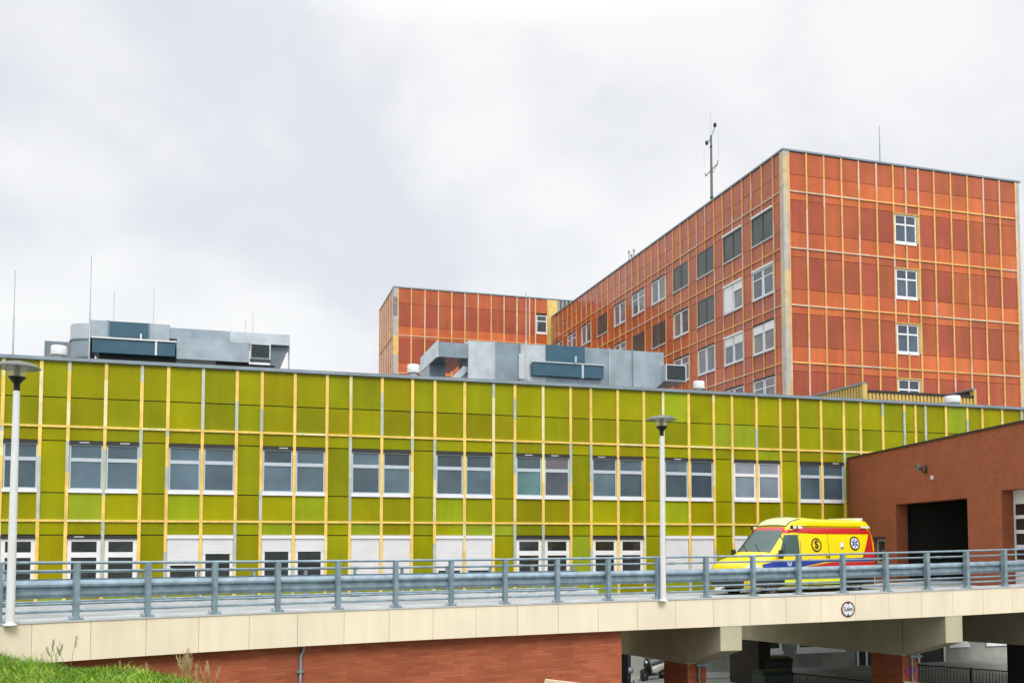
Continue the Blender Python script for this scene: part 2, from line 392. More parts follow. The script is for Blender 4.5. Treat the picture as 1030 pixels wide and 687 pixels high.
def gwindow(parent, a, b, z0, z1, tr, frame_mat, th, gcols, y_f=-.03, y_g=.0, name='window', mid=None, sill=True, box=None, blind=None, sillm='win_white', yb=.029):
    """a framed window in a facade whose outward side is -y; z0..z1 window, tr = (transom bottom, top)"""
    f = MB(); a0, b0 = a, b
    f.box(a, a+th, y_f, yb, z0, z1); f.box(b-th, b, y_f, yb, z0, z1)
    f.box(a+th, b-th, y_f, yb, z1-th*.8, z1); f.box(a+th, b-th, y_f, yb, z0, z0+th)
    if tr: f.box(a+th, b-th, y_f-.004, yb, tr[0], tr[1])
    if mid:
        for m in mid: f.box(m-th*.55, m+th*.55, y_f-.008, yb, z0+th, z1-th*.8)
    w_ = f.build(name, frame_mat, parent)
    p = MB(); zs = [z0+th] + ([tr[0], None, tr[1]] if tr else []) + [z1-th*.8]
    cells = [(zs[0], zs[1]), (zs[3], zs[4])] if tr else [(zs[0], zs[1])]
    xs_ = [a+th]+[v for m in (mid or []) for v in (m-th*.55, m+th*.55)]+[b-th]
    gi = 0
    for q in range(0, len(xs_), 2):
        for c0, c1 in cells:
            col = gcols[gi % len(gcols)]; gi += 1
            p.face([(xs_[q], y_g, c0), (xs_[q+1], y_g, c0), (xs_[q+1], y_g+random.uniform(-.006,.006), c1), (xs_[q], y_g+random.uniform(-.006,.006), c1)], col)
    p.build('pane', M['glass'], w_)
    if sill:
        s_ = MB(); s_.box(a-.02, b+.02, -.10, -.0, z0-.13, z0-.002); s_.build('sill', M[sillm], w_)
    if box:
        s_ = MB(); s_.box(a-.01, b+.01, -.11, .0, z1+.004, z1+box[0]); sb_ = s_.build('shutter_box', M[box[1]], w_)
        if box[1] == 'black_box' and random.random() < .3:
            s2 = MB(); x0 = a+random.uniform(.2,.6)*(b-a); s2.box(x0, min(b, x0+.35), -.118, -.112, z1+.05, z1+box[0]-.03); s2.build('box_cover', M['win_grey'], w_)
    if blind:
        s_ = MB(); nz = max(2, int((z1-blind)/.05)); 
        for i in range(nz):
            zz = blind+(z1-blind)*i/nz; s_.box(a+.02, b-.02, y_f-.022, y_f-.010, zz+.004, zz+(z1-blind)/nz)
        s_.build('shutter', M['shutter'], w_)
    return w_
def gl(v=1, r=.070, g=.115, b_=.145):
    k = random.uniform(.7,1.6)*v; return (r*k, g*k, b_*k, 1)
low = {-1:('W',), 0:('W',), 1:('S',-.95,-.50), 2:('S',-.42,-.42), 3:('S',-1.6,-1.6), 4:('S',-1.25,-1.25), 5:('W',), 6:('W',), 7:('S',-1.6,-1.6), 8:('S',-1.6,-1.6), 9:('W',)}
for a, b, k, h in win_cols:
    a_, b_ = a+.068, b-.068
    bright = (k == 8); teal = (k == 5)
    if teal: cols = [(.10,.22,.22,1),(.07,.12,.13,1)] if h == 0 else [(.07,.09,.11,1),(.16,.14,.16,1)]
    elif bright: cols = [(.22,.28,.34,1),(.26,.30,.36,1)]
    else: cols = [gl(.95), gl(.8)]
    gwindow(G, a_, b_, zr(1.98), zr(3.71), (zr(3.05), zr(3.19)), M['win_white' if bright else 'win_grey'], .085 if bright else .055, cols, box=(.12,'black_box'))
    st = low.get(k, ('W',))
    if st[0] == 'W':
        gwindow(G, a_, b_, zr(-1.62), zr(.10), (zr(-.62), zr(-.42)), M['win_white'], .14, [(.03,.035,.035,1),(.022,.026,.022,1)], box=(.12,'black_box'))
    else:
        gwindow(G, a_, b_, zr(-1.62), zr(.10), None, M['win_white'], .12, [(.03,.035,.035,1)], box=(.15,'shutter'), blind=zr(st[1+h]))
# basement windows and entrance, below the deck
for a, b, mid in ((11.75,13.4,None), (14.25,16.85,[15.55]), (8.0,9.6,None), (23.1,24.25,[23.68]), (25.4,28.0,[26.7])):
    f = gwindow(G, a, b, zr(-5.2), zr(-3.75), None, M['win_white'], .13, [(.02,.05,.035,1)], y_f=.04, y_g=.075, mid=mid, sill=False, yb=.099)
    s_ = MB(); s_.box(a-.05, b+.05, .0, .098, zr(-5.36), zr(-5.205)); s_.build('sill', M['win_white'], f)
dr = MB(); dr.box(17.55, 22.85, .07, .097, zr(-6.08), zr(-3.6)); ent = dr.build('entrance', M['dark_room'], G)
for s in (17.62, 18.12, 21.2, 22.75):
    pd = MB(); pd.box(s-.05, s+.05, .02, .069, zr(-6.09), zr(-3.6)); pd.build('door_post', M['win_white'], ent)
pl = MB(); pl.box(21.5, 22.4, .055, .069, zr(-5.55), zr(-4.8)); pl.build('door_glass', M['glass'], ent)
ap = MB(); ap.box(S0, S1, -1.6, .09, 0, .05); ap.build('apron', M['yard'], G)

def loc(s, t, z):
    return OG+D*s+E_*t+Vector((0,0,z))
ROOF = zr(6.50)
# roof vents and rods (each one a thing)
def vent(s, t, z1, r, label):
    o = thing('roof_vent', label, 'roof vent', loc(s, t, ROOF), A, 'white roof vents on the green building')
    h = zr(z1)-ROOF; m_ = MB(); m_.lathe([(r*.6,0),(r*.6,h-.32)], n=20); m_.build('duct', M['white'], o)
    m_ = MB(); m_.lathe([(r*.62,h-.38),(r,h-.38),(r*1.02,h-.35),(r*1.0,h-.03),(r*.94,h),(0,h+.02)], n=24); m_.build('cap', M['white'], o)
vent(-18.5, 2.0, 7.86, .30, 'white mushroom roof vent below the left rooftop ductwork')
vent(-4.02, 2.0, 7.90, .28, 'white roof vent left of the elbow of the central ductwork')
vent(10.2, 2.0, 7.86, .28, 'white roof vent right of the central ductwork, below the tower')
vent(25.05, 1.6, 7.74, .40, 'white roof vent in front of the yellow corrugated roof enclosure')
def rod(name, s, t, z0, z1, r, label, cat='lightning rod'):
    o = thing(name, label, cat, loc(s, t, z0), A)
    m_ = MB(); h = z1-z0; m_.tube([(0,0,0),(0,0,h*.55),(0,0,h*.55+.01),(0,0,h)], [r,r,r*.6,r*.35], 6); m_.build('shaft', M['rod'], o)
    m_ = MB(); m_.lathe([(0,.0),(.16,.0),(.16,.08),(.03,.1)], n=12); m_.build('foot', M['kerb'], o)
rod('lightning_rod', -20.06, 1.5, ROOF, zr(10.7), .035, 'thin lightning rod above the left street lamp, leftmost on the roof')
rod('lightning_rod', -17.31, 1.5, ROOF, zr(11.51), .035, 'tall lightning rod standing in front of the left ductwork, tallest of that group')
rod('lightning_rod', -17.04, 6.2, ROOF, zr(11.35), .03, 'lightning rod behind the left ductwork, above its dark blue upper panel')
rod('lightning_rod', -15.35, 6.2, ROOF, zr(11.58), .03, 'lightning rod behind the left ductwork, just right of its dark blue panel')
rod('lightning_rod', -11.29, 6.2, ROOF, zr(10.42), .03, 'short rod behind the left ductwork, left one of the close pair at its right end')
rod('lightning_rod', -10.96, 6.2, ROOF, zr(10.78), .03, 'taller rod of the close pair behind the right end of the left ductwork')
rod('lightning_rod', 1.12, 1.5, ROOF, zr(11.48), .05, 'tall lightning rod standing in front of the central ductwork')
rod('lightning_rod', 1.77, 5.2, ROOF, zr(10.44), .03, 'short lightning rod behind the central ductwork, left of the tall one in front')

GV = [(.29,.355,.405,1),(.37,.44,.49,1),(.24,.305,.355,1),(.52,.58,.62,1)]
def gv(i=None, k=1):
    c_ = GV[i] if i is not None else random.choice(GV); return tuple(x*k for x in c_[:3])+(1,)
def duct(mb, s0, s1, t0, t1, z0, z1, seam=1.3, cols=None):
    n = max(1, int((s1-s0)/seam)); 
    for i in range(n):
        a, b = s0+(s1-s0)*i/n, s0+(s1-s0)*(i+1)/n
        mb.box(a, b-.0, t0, t1, zr(z0), zr(z1), gv(k=random.uniform(.92,1.08)))
        if i: mb.box(a-.025, a+.025, t0-.04, t1+.04, zr(z0)-.04, zr(z1)+.04, gv(3 if i % 2 else 2))
U1 = thing('rooftop_ductwork', 'galvanised rooftop air handling ductwork with rounded left end, leftmost on the green roof', 'ventilation unit', loc(0,0,0), A)
m_ = MB(); m_.box(-17.52, -14.41, 3.0, 4.7, zr(8.50), zr(9.25), gv(1)); m_.box(-16.86, -16.78, 2.97, 4.73, zr(8.5), zr(9.27), gv(2)); m_.box(-15.24, -15.18, 2.97, 4.73, zr(8.5), zr(9.27), gv(2))
m_.build('upper_casing', M['galv'], U1)
m_ = MB(); m_.box(-16.77, -15.25, 2.95, 2.999, zr(8.60), zr(9.24)); m_.build('access_panel', M['blue_box'], U1)
m_ = MB()
def bend(mb, r, z0, z1, col, cs=-17.56, ct=3.85, n=14, sc_=1.):
    pts = [(cs+math.cos(PI/2+PI*i/n)*r*sc_, ct+math.sin(PI/2+PI*i/n)*r) for i in range(n+1)]
    b0 = len(mb.v)
    mb.grid([[(x, y, zr(z0)) for x, y in pts], [(x, y, zr(z1)) for x, y in pts]], tint=col, flip=True)
    mb.face([(x, y, zr(z1)) for x, y in pts], col); mb.face([(x, y, zr(z0)) for x, y in pts][::-1], col)
bend(m_, .85, 8.46, 9.10, gv(3)); bend(m_, .82, 7.68, 8.44, gv(0)); bend(m_, .88, 8.42, 8.47, gv(2))
m_.build('duct_bend', M['galv'], U1)
m_ = MB(); m_.box(-17.40, -14.16, 2.8, 4.6, zr(7.86), zr(8.44)); m_.build('lower_casing', M['blue_box'], U1)
m_ = MB(); m_.box(-17.42, -14.10, 2.73, 2.81, zr(8.45), zr(8.51)); m_.box(-14.95, -14.87, 2.75, 2.799, zr(7.86), zr(8.45)); m_.box(-15.55,-15.49,2.8,2.87,zr(8.51),zr(8.75)); m_.build('trim', M['white'], U1)
m_ = MB(); duct(m_, -14.405, -9.39, 3.0, 4.6, 8.66, 9.13, 1.7); duct(m_, -14.1, -11.12, 2.95, 4.5, 7.80, 8.655, 1.5); m_.build('duct_run', M['galv'], U1)
def louvre(u, s0, s1, t0, t1, z0, z1):
    m_ = MB(); q = .06
    m_.box(s0, s0+q, t0, t1, zr(z0), zr(z1), gv(3)); m_.box(s1-q, s1, t0, t1, zr(z0), zr(z1), gv(3)); m_.box(s0+q, s1-q, t0, t1, zr(z1)-q, zr(z1), gv(3)); m_.box(s0+q, s1-q, t0, t1, zr(z0), zr(z0)+q, gv(0))
    l = m_.build('louvre', M['galv'], u)
    m_ = MB(); m_.box(s0+q, s1-q, t0+.15, t0+.17, zr(z0)+q, zr(z1)-q)
    z = z0+.1
    while z < z1-.1:
        m_.obox((s0+q, t0+.02, zr(z)), (s1-s0-2*q,0,0), (0,.09,.07), (0,.004,-.01)); z += .085
    m_.build('slats', M['galv_dark'], l)
louvre(U1, -11.09, -10.21, 2.9, 3.7, 7.96, 8.655)
m_ = MB(); m_.prism([(-10.2,zr(7.62)),(-9.85,zr(7.62)),(-9.45,zr(8.655)),(-10.2,zr(8.655))], 3.3, 4.5, 'xz', gv(0,.6)); m_.box(-9.44,-9.38,3.4,3.46,ROOF,zr(8.66),gv(0)); m_.build('end_boot', M['galv'], U1)
m_ = MB(); m_.box(-17.3, -9.9, 3.1, 3.25, zr(7.50), zr(7.66)); m_.box(-17.3, -9.9, 4.2, 4.35, zr(7.50), zr(7.66)); m_.box(-17.2,-14.2,3.3,4.1,zr(7.60),zr(7.85)); m_.box(-12.5,-10.0,3.3,4.1,zr(7.62),zr(7.79))
for s in (-17.2,-15,-12.6,-10.2):
    for t in (3.1, 4.2): m_.box(s, s+.12, t+.02, t+.13, ROOF, zr(7.50))
m_.build('support_frame', M['black_box'], U1)
m_ = MB(); m_.box(-19.62, -18.2, 5.0, 6.2, zr(6.9), zr(8.66), gv(0,.7)); m_.box(-19.5,-18.3,5.1,6.1,ROOF,zr(6.9),gv(0,.5)); m_.build('rear_casing', M['galv'], U1)

U2 = thing('rooftop_ductwork', 'galvanised rooftop ductwork with elbow at its left end, mid roof before the red tower', 'ventilation unit', loc(0,0,0), A)
m_ = MB(); m_.box(-2.74, -1.26, 3.0, 7.0, zr(8.56), zr(9.25), gv(2)); m_.box(-2.77,-2.69,2.97,7.03,zr(8.53),zr(9.28),gv(3)); m_.box(-1.9,-1.86,2.97,7.03,zr(8.54),zr(9.27),gv(2))
m_.box(-2.74, -1.95, 4.8, 7.0, zr(7.3), zr(8.555), gv(2,.9)); m_.box(-2.7,-2.0,4.9,6.9,ROOF,zr(7.3),gv(2,.7))
m_.build('duct_elbow', M['galv'], U2)
m_ = MB(); m_.obox((-2.35,3.3,zr(7.30)), (.95,0,.95), (0,.5,0), (.30,0,-.12), gv(3)); m_.build('slanted_duct', M['galv'], U2)
m_ = MB(); duct(m_, -1.25, 2.55, 3.0, 5.0, 7.62, 9.40, 1.2); m_.box(2.551, 4.62, 3.0, 5.0, zr(7.62), zr(9.44), gv(0)); duct(m_, 4.621, 8.35, 3.0, 5.0, 7.62, 9.42, 1.2)
m_.prism([(8.352,zr(7.62)),(8.80,zr(7.95)),(8.80,zr(9.42)),(8.352,zr(9.42))], 3.0, 5.0, 'xz', gv(1)); m_.build('main_casing', M['galv'], U2)
m_ = MB(); m_.box(2.60, 4.57, 2.95, 2.999, zr(8.62), zr(9.43)); m_.build('access_panel', M['blue_box'], U2)
m_ = MB(); m_.box(1.83, 4.28, 2.7, 2.94, zr(7.88), zr(8.50)); m_.box(4.42, 5.45, 2.7, 2.94, zr(7.88), zr(8.50)); m_.build('lower_casing', M['blue_box'], U2)
m_ = MB(); m_.box(1.78, 5.5, 2.64, 2.72, zr(8.505), zr(8.56)); m_.box(4.30, 4.40, 2.66, 2.72, zr(7.85), zr(8.50)); m_.box(3.9,3.98,2.5,2.58,zr(8.57),zr(8.85)); m_.box(1.2,1.7,2.9,2.99,zr(7.7),zr(8.9)); m_.build('trim', M['win_grey'], U2)
louvre(U2, 8.72, 9.85, 2.6, 3.6, 7.93, 8.77)
m_ = MB(); m_.box(8.81, 9.85, 3.62, 4.8, zr(7.95), zr(8.75), gv(0,.8)); m_.build('intake_box', M['galv'], U2)
m_ = MB(); m_.box(-1.2, 9.6, 3.1, 3.25, zr(7.30), zr(7.60)); m_.box(-1.2, 9.6, 4.4, 4.55, zr(7.30), zr(7.60)); m_.box(-1,6.2,3.3,4.3,zr(7.35),zr(7.61)); m_.box(5.5,8.2,2.6,3.05,zr(7.30),zr(7.45))
for s in (-1.1,2,5,8,9.4):
    for t in (3.1, 4.4): m_.box(s, s+.12, t+.02, t+.13, ROOF, zr(7.30))
m_.build('support_frame', M['black_box'], U2)

# yellow corrugated enclosure
PH = thing('roof_enclosure', 'yellow corrugated sheet enclosure with dark coping on the green roof before the tower', 'roof structure', loc(20.14, 2.5, ROOF), A)
H1, H2 = zr(7.95)-ROOF, zr(8.40)-ROOF; WD = 7.24; DP = 4.6
m_ = MB(); m_.box(.05, WD-.05, .06, .12, 0, H1-.06); m_.box(.05, .11, .12, DP, 0, H2-.1); m_.box(WD-.11, WD-.05, .12, DP, 0, H2-.1)
x = .12
while x < WD-.15: m_.box(x, x+.13, -.02, .059, 0, H1-.09); x += .235
y = .12
while y < DP-.1:
    m_.box(-.03, .049, y, y+.13, 0, H2-.10); m_.box(WD-.049, WD+.03, y, y+.13, 0, H2-.1); y += .235
m_.build('corrugated_wall', M['yellow_cor'], PH)
m_ = MB(); m_.box(.0, WD, -.06, .16, H1-.055, H1+.06); m_.box(WD-.125, WD-.115, .2, DP, .1, H2-.1); m_.build('front_coping', M['black_box'], PH)
for q0, q1 in ((-.08,.17),(WD-.17,WD+.08)): m_ = MB(); m_.box(q0, q1, -.06, DP, H2-.095, H2); m_.build('side_coping', M['coping'], PH)
for q0, q1 in ((-.06,.2),(WD-.10,WD+.06)): m_ = MB(); m_.box(q0, q1, -.08, .05, 0, H2-.1); m_.build('corner_post', M['yellow_cor'], PH)

# ------------------------------------------------------------------ red tower and wing
CT = Vector((16.0413, 52.6734, 0))
T = thing('hospital_tower', 'tall hospital tower block clad in brick red and orange panels', 'building', CT, A)
DK = [(.40,.088,.032,1),(.37,.076,.030,1),(.42,.098,.026,1),(.38,.074,.032,1)]
OR = [(.56,.125,.032,1),(.51,.110,.030,1),(.60,.145,.038,1)]
MD = [(.46,.104,.034,1),(.42,.092,.034,1)]
def pk(l): c_ = random.choice(l); k = random.uniform(.93,1.07); return (c_[0]*k, c_[1]*k, c_[2]*k, 1)
def fpanel(mb, a, b, z0, z1, col, f, amp=.006):
    """panel on a facade; f(s, depth, z) maps facade coordinates to local ones, depth > 0 is outward"""
    g_ = .014; o = [random.uniform(-amp, amp) for _ in range(2)]
    pts = [(a+g_, z0+g_, -1, -1), (b-g_, z0+g_, 1, -1), (b-g_, z1-g_, 1, 1), (a+g_, z1-g_, -1, 1)]
    P = [f(s, .04+o[0]*i+o[1]*j, z) for s, z, i, j in pts]; Q = [f(s, -.0, z) for s, z, i, j in pts]
    mb.face(P, col)
    for i in range(4):
        j = (i+1) % 4; mb.face([P[j], P[i], Q[i], Q[j]], col)
def fbox(mb, f, a, b, d0, d1, z0, z1, tint=None):
    o = Vector(f(a, d0, z0)); mb.obox(o, Vector(f(b, d0, z0))-o, Vector(f(a, d1, z0))-o, Vector(f(a, d0, z1))-o, tint)
fR = lambda s, d_, z: (s, -d_, z)          # tower right facade
fL = lambda s, d_, z: (-d_, s, z)          # tower left facade, s runs away from the corner
ZT, ZA, FL = 23.08, 20.65, 3.4
WR, DR = 17.3, 42.0
m_ = MB(); m_.box(.0, WR, .0, 62, 0, zr(ZT)-.04, (.5,.12,.05,1)); m_.build('wall', M['red_panel'], T)
m_ = MB(); m_.box(-.12, WR+.12, -.12, DR+.12-.2, zr(ZT)-.02, zr(ZT)+.09); m_.build('parapet_coping', M['coping'], T)
dkb = MB(); fbox(dkb, fR, .2, WR-.2, .0, .006, zr(5), zr(ZT)-.06); fbox(dkb, fL, .2, DR, .0, .006, zr(5), zr(ZT)-.06); dkb.build('backing_wall', M['backing'], T)
pn = MB(); st = MB()
def strips(mb, f, ss, z0, z1, w_=.05, pg=.22):
    for s in ss:
        z = z0
        while z < z1-.01:
            q = min(z1, z+random.choice([1.7,1.0,3.4])); c_ = WS if random.random() < pg else YS; k = random.uniform(.85,1.0)
            fbox(mb, f, s-w_, s+w_, .0, .10, z, q, tuple(x*k*.92 for x in (c_[0], c_[1]*.84, c_[2]*1.15))+(1,)); z = q
def hstrip(mb, f, a, b, z, w_=.045):
    s = a
    while s < b-.01:
        q = min(b, s+random.choice([1.3,2.6,3.9])); c_ = YS if random.random() < .7 else WS; k = random.uniform(.8,1.0)
        fbox(mb, f, s, q, .0, .115, z-w_, z+w_, tuple(x*k*.92 for x in (c_[0], c_[1]*.84, c_[2]*1.15))+(1,)); s = q
rm = [.30,1.50,2.70,3.93,5.15,6.42,7.63,8.55,9.48,10.66,11.93,13.2,14.45,15.72,17.0]
wz = [(ZA-.75-FL*k, ZA-2.33-FL*k) for k in range(4)]       # window top, bottom
for a, b in zip(rm, rm[1:]):
    fpanel(pn, a, b, zr(21.68), zr(ZT)-.06, pk(MD), fR); fpanel(pn, a, b, zr(ZA), zr(21.68), pk(OR), fR)
    iw = a > 7.5 and a < 8.9
    for k in range(5):
        z = ZA-FL*k
        zt_, zb_ = (z-.62, z-2.40) if iw else (z-.50, z-2.44)
        fpanel(pn, a, b, zr(zt_), zr(z), pk(OR if random.random() < .7 else MD), fR)
        if not (iw and k < 4): fpanel(pn, a, b, zr(zb_), zr(zt_), pk(DK), fR)
        fpanel(pn, a, b, zr(z-FL), zr(zb_), pk(OR), fR)
def cut_strips(mb, f, s, w_, gaps, z0, z1):
    z = z0
    for g0, g1 in sorted(gaps):
        strips(mb, f, [s], z, g0, w_); z = g1
    strips(mb, f, [s], z, z1, w_)
for s in rm:
    if abs(s-8.55) < .01: cut_strips(st, fR, s, .05, [(zr(ZA-FL*k-2.40), zr(ZA-FL*k-.62)) for k in range(4)], zr(5), zr(ZT)-.05)
    else: strips(st, fR, [s], zr(5), zr(ZT)-.05)
for k in range(5): hstrip(st, fR, .3, 17.0, zr(ZA-FL*k))
for k in range(4):
    zt_, zb_ = zr(ZA-FL*k-.62), zr(ZA-FL*k-2.40)
    fbox(st, fR, 7.63, 9.48, .0, .13, zt_-.01, zt_+.07, (.55,.38,.12,1)); fbox(st, fR, 9.27, 9.42, .0, .10, zb_, zt_-.012, (.50,.40,.14,1))
    gwindow(T, 7.70, 9.26, zb_+.03, zt_-.03, (zt_-.68, zt_-.58), M['win_white'], .08, [(.08,.11,.15,1),(.06,.08,.11,1)], y_f=-.07, y_g=-.035, mid=[8.48], sill=True, sillm='win_white')
# corner pieces
for f_, a, b in ((fR, 0, .27), (fR, 17.03, 17.3), (fL, 0.0, .22)):
    z = zr(4)
    while z < zr(ZT)-.07:
        q = min(zr(ZT)-.06, z+1.7); c_ = random.choice([(.78,.62,.28,1),(.62,.60,.45,1),(.70,.62,.36,1),(.58,.56,.42,1)])
        fbox(st, f_, a if a else -.07, b, -.0 if a else .001, .09, z, q, (c_[0]*.8, c_[1]*.78, c_[2]*.95, 1)); z = q
# left facade
lw = [1.02, 4.55, 8.17, 11.85, 15.53, 19.25, 23.0, 26.9, 30.85, 34.7, 38.5]
lm = [.25]
for a in lw: lm += [a, a+1.23, a+2.46]
lm = sorted(lm+[41.6])
wpos = {round(a,2) for a in lw} | {round(a+1.23,2) for a in lw}
for a, b in zip(lm, lm[1:]):
    fpanel(pn, a, b, zr(21.75), zr(ZT)-.06, pk(MD), fL); fpanel(pn, a, b, zr(ZA), zr(21.75), pk(MD), fL)
    iw = round(a,2) in wpos
    for k in range(5):
        z = ZA-FL*k
        fpanel(pn, a, b, zr(z-.60), zr(z), pk(MD), fL)
        if not iw: fpanel(pn, a, b, zr(z-2.38), zr(z-.60), pk(MD), fL)
        elif k > 3: fpanel(pn, a, b, zr(z-2.38), zr(z-.60), pk(MD), fL)
        fpanel(pn, a, b, zr(z-FL), zr(z-2.38), pk(MD), fL)
for s in lm:
    mid = any(abs(s-a-1.23) < .01 for a in lw)
    if mid: cut_strips(st, fL, s, .04, [(zr(ZA-FL*k-2.38), zr(ZA-FL*k-.60)) for k in range(4)], zr(5), zr(ZT)-.05)
    else: strips(st, fL, [s], zr(5), zr(ZT)-.05, .034)
for k in range(5): hstrip(st, fL, .25, DR-.3, zr(ZA-FL*k), .035)
pn.build('panel_cladding', M['red_panel'], T); st.build('cladding_strips', M['strip'], T)
typ = ['DDDDWWWDWWW', 'WBDWDDWDWDW', 'WWWWDDDWWDW', 'WWWDWWDDWWW']
hold = {}
for k in range(4):
    for i, a in enumerate(lw):
        ty = typ[k][i]; zt_, zb_ = zr(ZA-FL*k-.60), zr(ZA-FL*k-2.38)
        fr = MB(); gp = MB(); x0, x1, xm = a+.06, a+2.40, a+1.23; th = .09 if ty != 'D' else .05
        for p0, p1 in ((x0, xm-.03), (xm+.03, x1)):
            fbox(fr, fL, p0, p0+th, -.0, .07, zb_+.02, zt_-.02); fbox(fr, fL, p1-th, p1, -.0, .07, zb_+.02, zt_-.02)
            fbox(fr, fL, p0+th, p1-th, -.0, .07, zb_+.02, zb_+.02+th); fbox(fr, fL, p0+th, p1-th, -.0, .07, zt_-.02-th, zt_-.02)
            if ty != 'D' and (k+i) % 2: fbox(fr, fL, p0+th, p1-th, -.0, .072, zt_-.60, zt_-.54)
            c_ = (.055,.065,.06,1) if ty == 'D' else random.choice([(.14,.17,.20,1),(.10,.12,.14,1),(.2,.2,.2,1)])
            fbox(gp, fL, p0+th, p1-th, .03, .035, zb_+.02+th, zt_-.02-th, c_)
        w_ = fr.build('window', M['win_dark' if ty == 'D' else 'win_white'], T); gp.build('pane', M['glass'], w_)
        sm = MB(); fbox(sm, fL, x0-.03, x1+.03, 0, .15, zb_-.06, zb_+.015); sm.build('sill', M['win_grey'], w_)
        if (k, i) in ((0,0),(0,1),(1,0),(1,1),(2,1)):
            sm = MB(); fbox(sm, fL, x0, x1, .0, .17, zt_-.015, zt_+.10); sm.build('shutter_box', M['white'], w_)
        elif ty != 'D':
            sm = MB(); fbox(sm, fL, x0, x1, .0, .13, zt_-.015, zt_+.08); sm.build('shutter_box', M['black_box'], w_)
        if ty == 'B' or (k == 2 and i in (0,1)):
            zz = zb_+.1 if ty == 'B' else zt_-.55
            sm = MB(); fbox(sm, fL, xm+.08, x1-.04, .075, .09, zz, zt_-.03); fbox(sm, fL, x0+.04, xm-.08, .075, .09, zt_-.55, zt_-.03); sm.build('shutter', M['shutter'], w_)

# wing behind, to the left
JW = Vector((4.116, 93.04, 0))
Wg = thing('hospital_wing', 'far wing of the red panelled hospital behind the central ductwork, left of the tower', 'building', JW, A)
ZW = 24.97
m_ = MB(); m_.box(-16.4, 9, .0, 9.65, 0, zr(ZW)-.05, (.5,.12,.05,1)); m_.build('wall', M['red_panel'], Wg)
m_ = MB(); m_.box(-16.5, 9, -.12, 9.75, zr(ZW)-.03, zr(ZW)+.08); m_.build('parapet_coping', M['coping'], Wg)
pn = MB(); st = MB(); fW = lambda s, d_, z: (s, -d_, z); fV = lambda s, d_, z: (-16.4-d_, s, z)
dkb = MB(); fbox(dkb, fW, -16.3, 9, .0, .006, zr(5), zr(ZW)-.07); fbox(dkb, fV, .1, 9.55, .0, .006, zr(5), zr(ZW)-.07); dkb.build('backing_wall', M['backing'], Wg)
wm = [-16.0+1.362*i for i in range(11)]+[-1.02+.5]
wm = [-16.0]+[-14.69+1.362*i for i in range(10)]+[-1.80, -.50]
for a, b in zip(wm, wm[1:]):
    lastc = (b == -.50)
    fpanel(pn, a, b, zr(23.43), zr(ZW)-.07, pk(MD), fW)
    if lastc: fpanel(pn, a, b, zr(20.2), zr(21.3), pk(OR), fW)
    else: fpanel(pn, a, b, zr(21.14), zr(23.43), pk(DK if random.random() < .6 else MD), fW); fpanel(pn, a, b, zr(20.2), zr(21.14), pk(OR), fW)
    for k in range(4):
        z = 20.2-3.72*k
        fpanel(pn, a, b, zr(z-.3), zr(z), pk(OR), fW); fpanel(pn, a, b, zr(z-2.75), zr(z-.3), pk(DK), fW); fpanel(pn, a, b, zr(z-3.72), zr(z-2.75), pk(OR), fW)
strips(st, fW, wm, zr(5), zr(ZW)-.06, .06)
for k in range(4): hstrip(st, fW, -16.0, -.5, zr(20.2-3.72*k), .04)
for f_, a, b in ((fW, -16.47, -16.04), (fW, -.42, .6), (fV, .0, .2)):
    z = zr(5); first = a == -.42
    while z < zr(ZW)-.08:
        q = min(zr(ZW)-.07, z+1.9); c_ = YS if first else random.choice([GS, GS, YS, (.25,.24,.2,1)])
        fbox(st, f_, a, b, .0, .09, z, q, (c_[0]*.85, c_[1]*.85, c_[2], 1)); z = q
s = .62
while s < 8.9: fbox(st, fW, s, s+.30, .0, .07, zr(15), zr(ZW)-.07, (.26,.29,.25,1)); s += .42
vm = [.2+1.55*i for i in range(7)]
for a, b in zip(vm, vm[1:]):
    for z0, z1 in ((23.43,ZW-.07),(21.14,23.43),(20.2,21.14),(19.9,20.2),(17.45,19.9),(16.5,17.45),(12.5,16.5)): fpanel(pn, a, b, zr(z0), zr(z1), pk(MD), fV)
strips(st, fV, vm, zr(5), zr(ZW)-.06, .05)
hstrip(st, fV, .2, 9.5, zr(20.2)); hstrip(st, fV, .2, 9.5, zr(16.5))
pn.build('panel_cladding', M['red_panel'], Wg); st.build('cladding_strips', M['strip'], Wg)
gwindow(Wg, -1.70, -.55, zr(21.39), zr(23.2), (zr(22.55), zr(22.65)), M['win_white'], .1, [(.06,.08,.10,1)], y_f=-.08, y_g=-.045)

# mast and rods on the tower roof
def tl(s, t, z): return CT+D*s+E_*t+Vector((0,0,z))
ms_ = thing('weather_mast', 'slender weather mast with cross arm and two anemometer cups on the tower roof edge', 'mast', tl(.25, 9.0, zr(ZT)+.09), A)
m_ = MB(); m_.tube([(0,0,0),(0,0,4.75)], [.10,.07], 8); m_.build('pole', M['win_dark'], ms_)
m_ = MB(); m_.tube([(0,-.9,2.65),(0,-.85,2.42),(0,.0,2.35),(0,.8,2.2),(0,.85,2.45)], .035, 6); m_.tube([(0,-.8,2.35),(0,0,2.0)], .02, 6); m_.build('cross_arm', M['win_dark'], ms_)
m_ = MB(); m_.tube([(0,0,4.7),(0,.3,4.45),(0,.5,4.45)], .03, 6); m_.tube([(0,0,4.7),(0,-.3,4.85),(0,-.5,5.15)], .03, 6); m_.build('sensor_arm', M['rod'], ms_)
for y, z in ((.60,4.50),(-.56,5.25)):
    m_ = MB(); m_.lathe([(0,-.14),(.09,-.13),(.12,0),(.09,.13),(0,.14)], (0,y,z), 10); m_.build('sensor', M['black'], ms_)
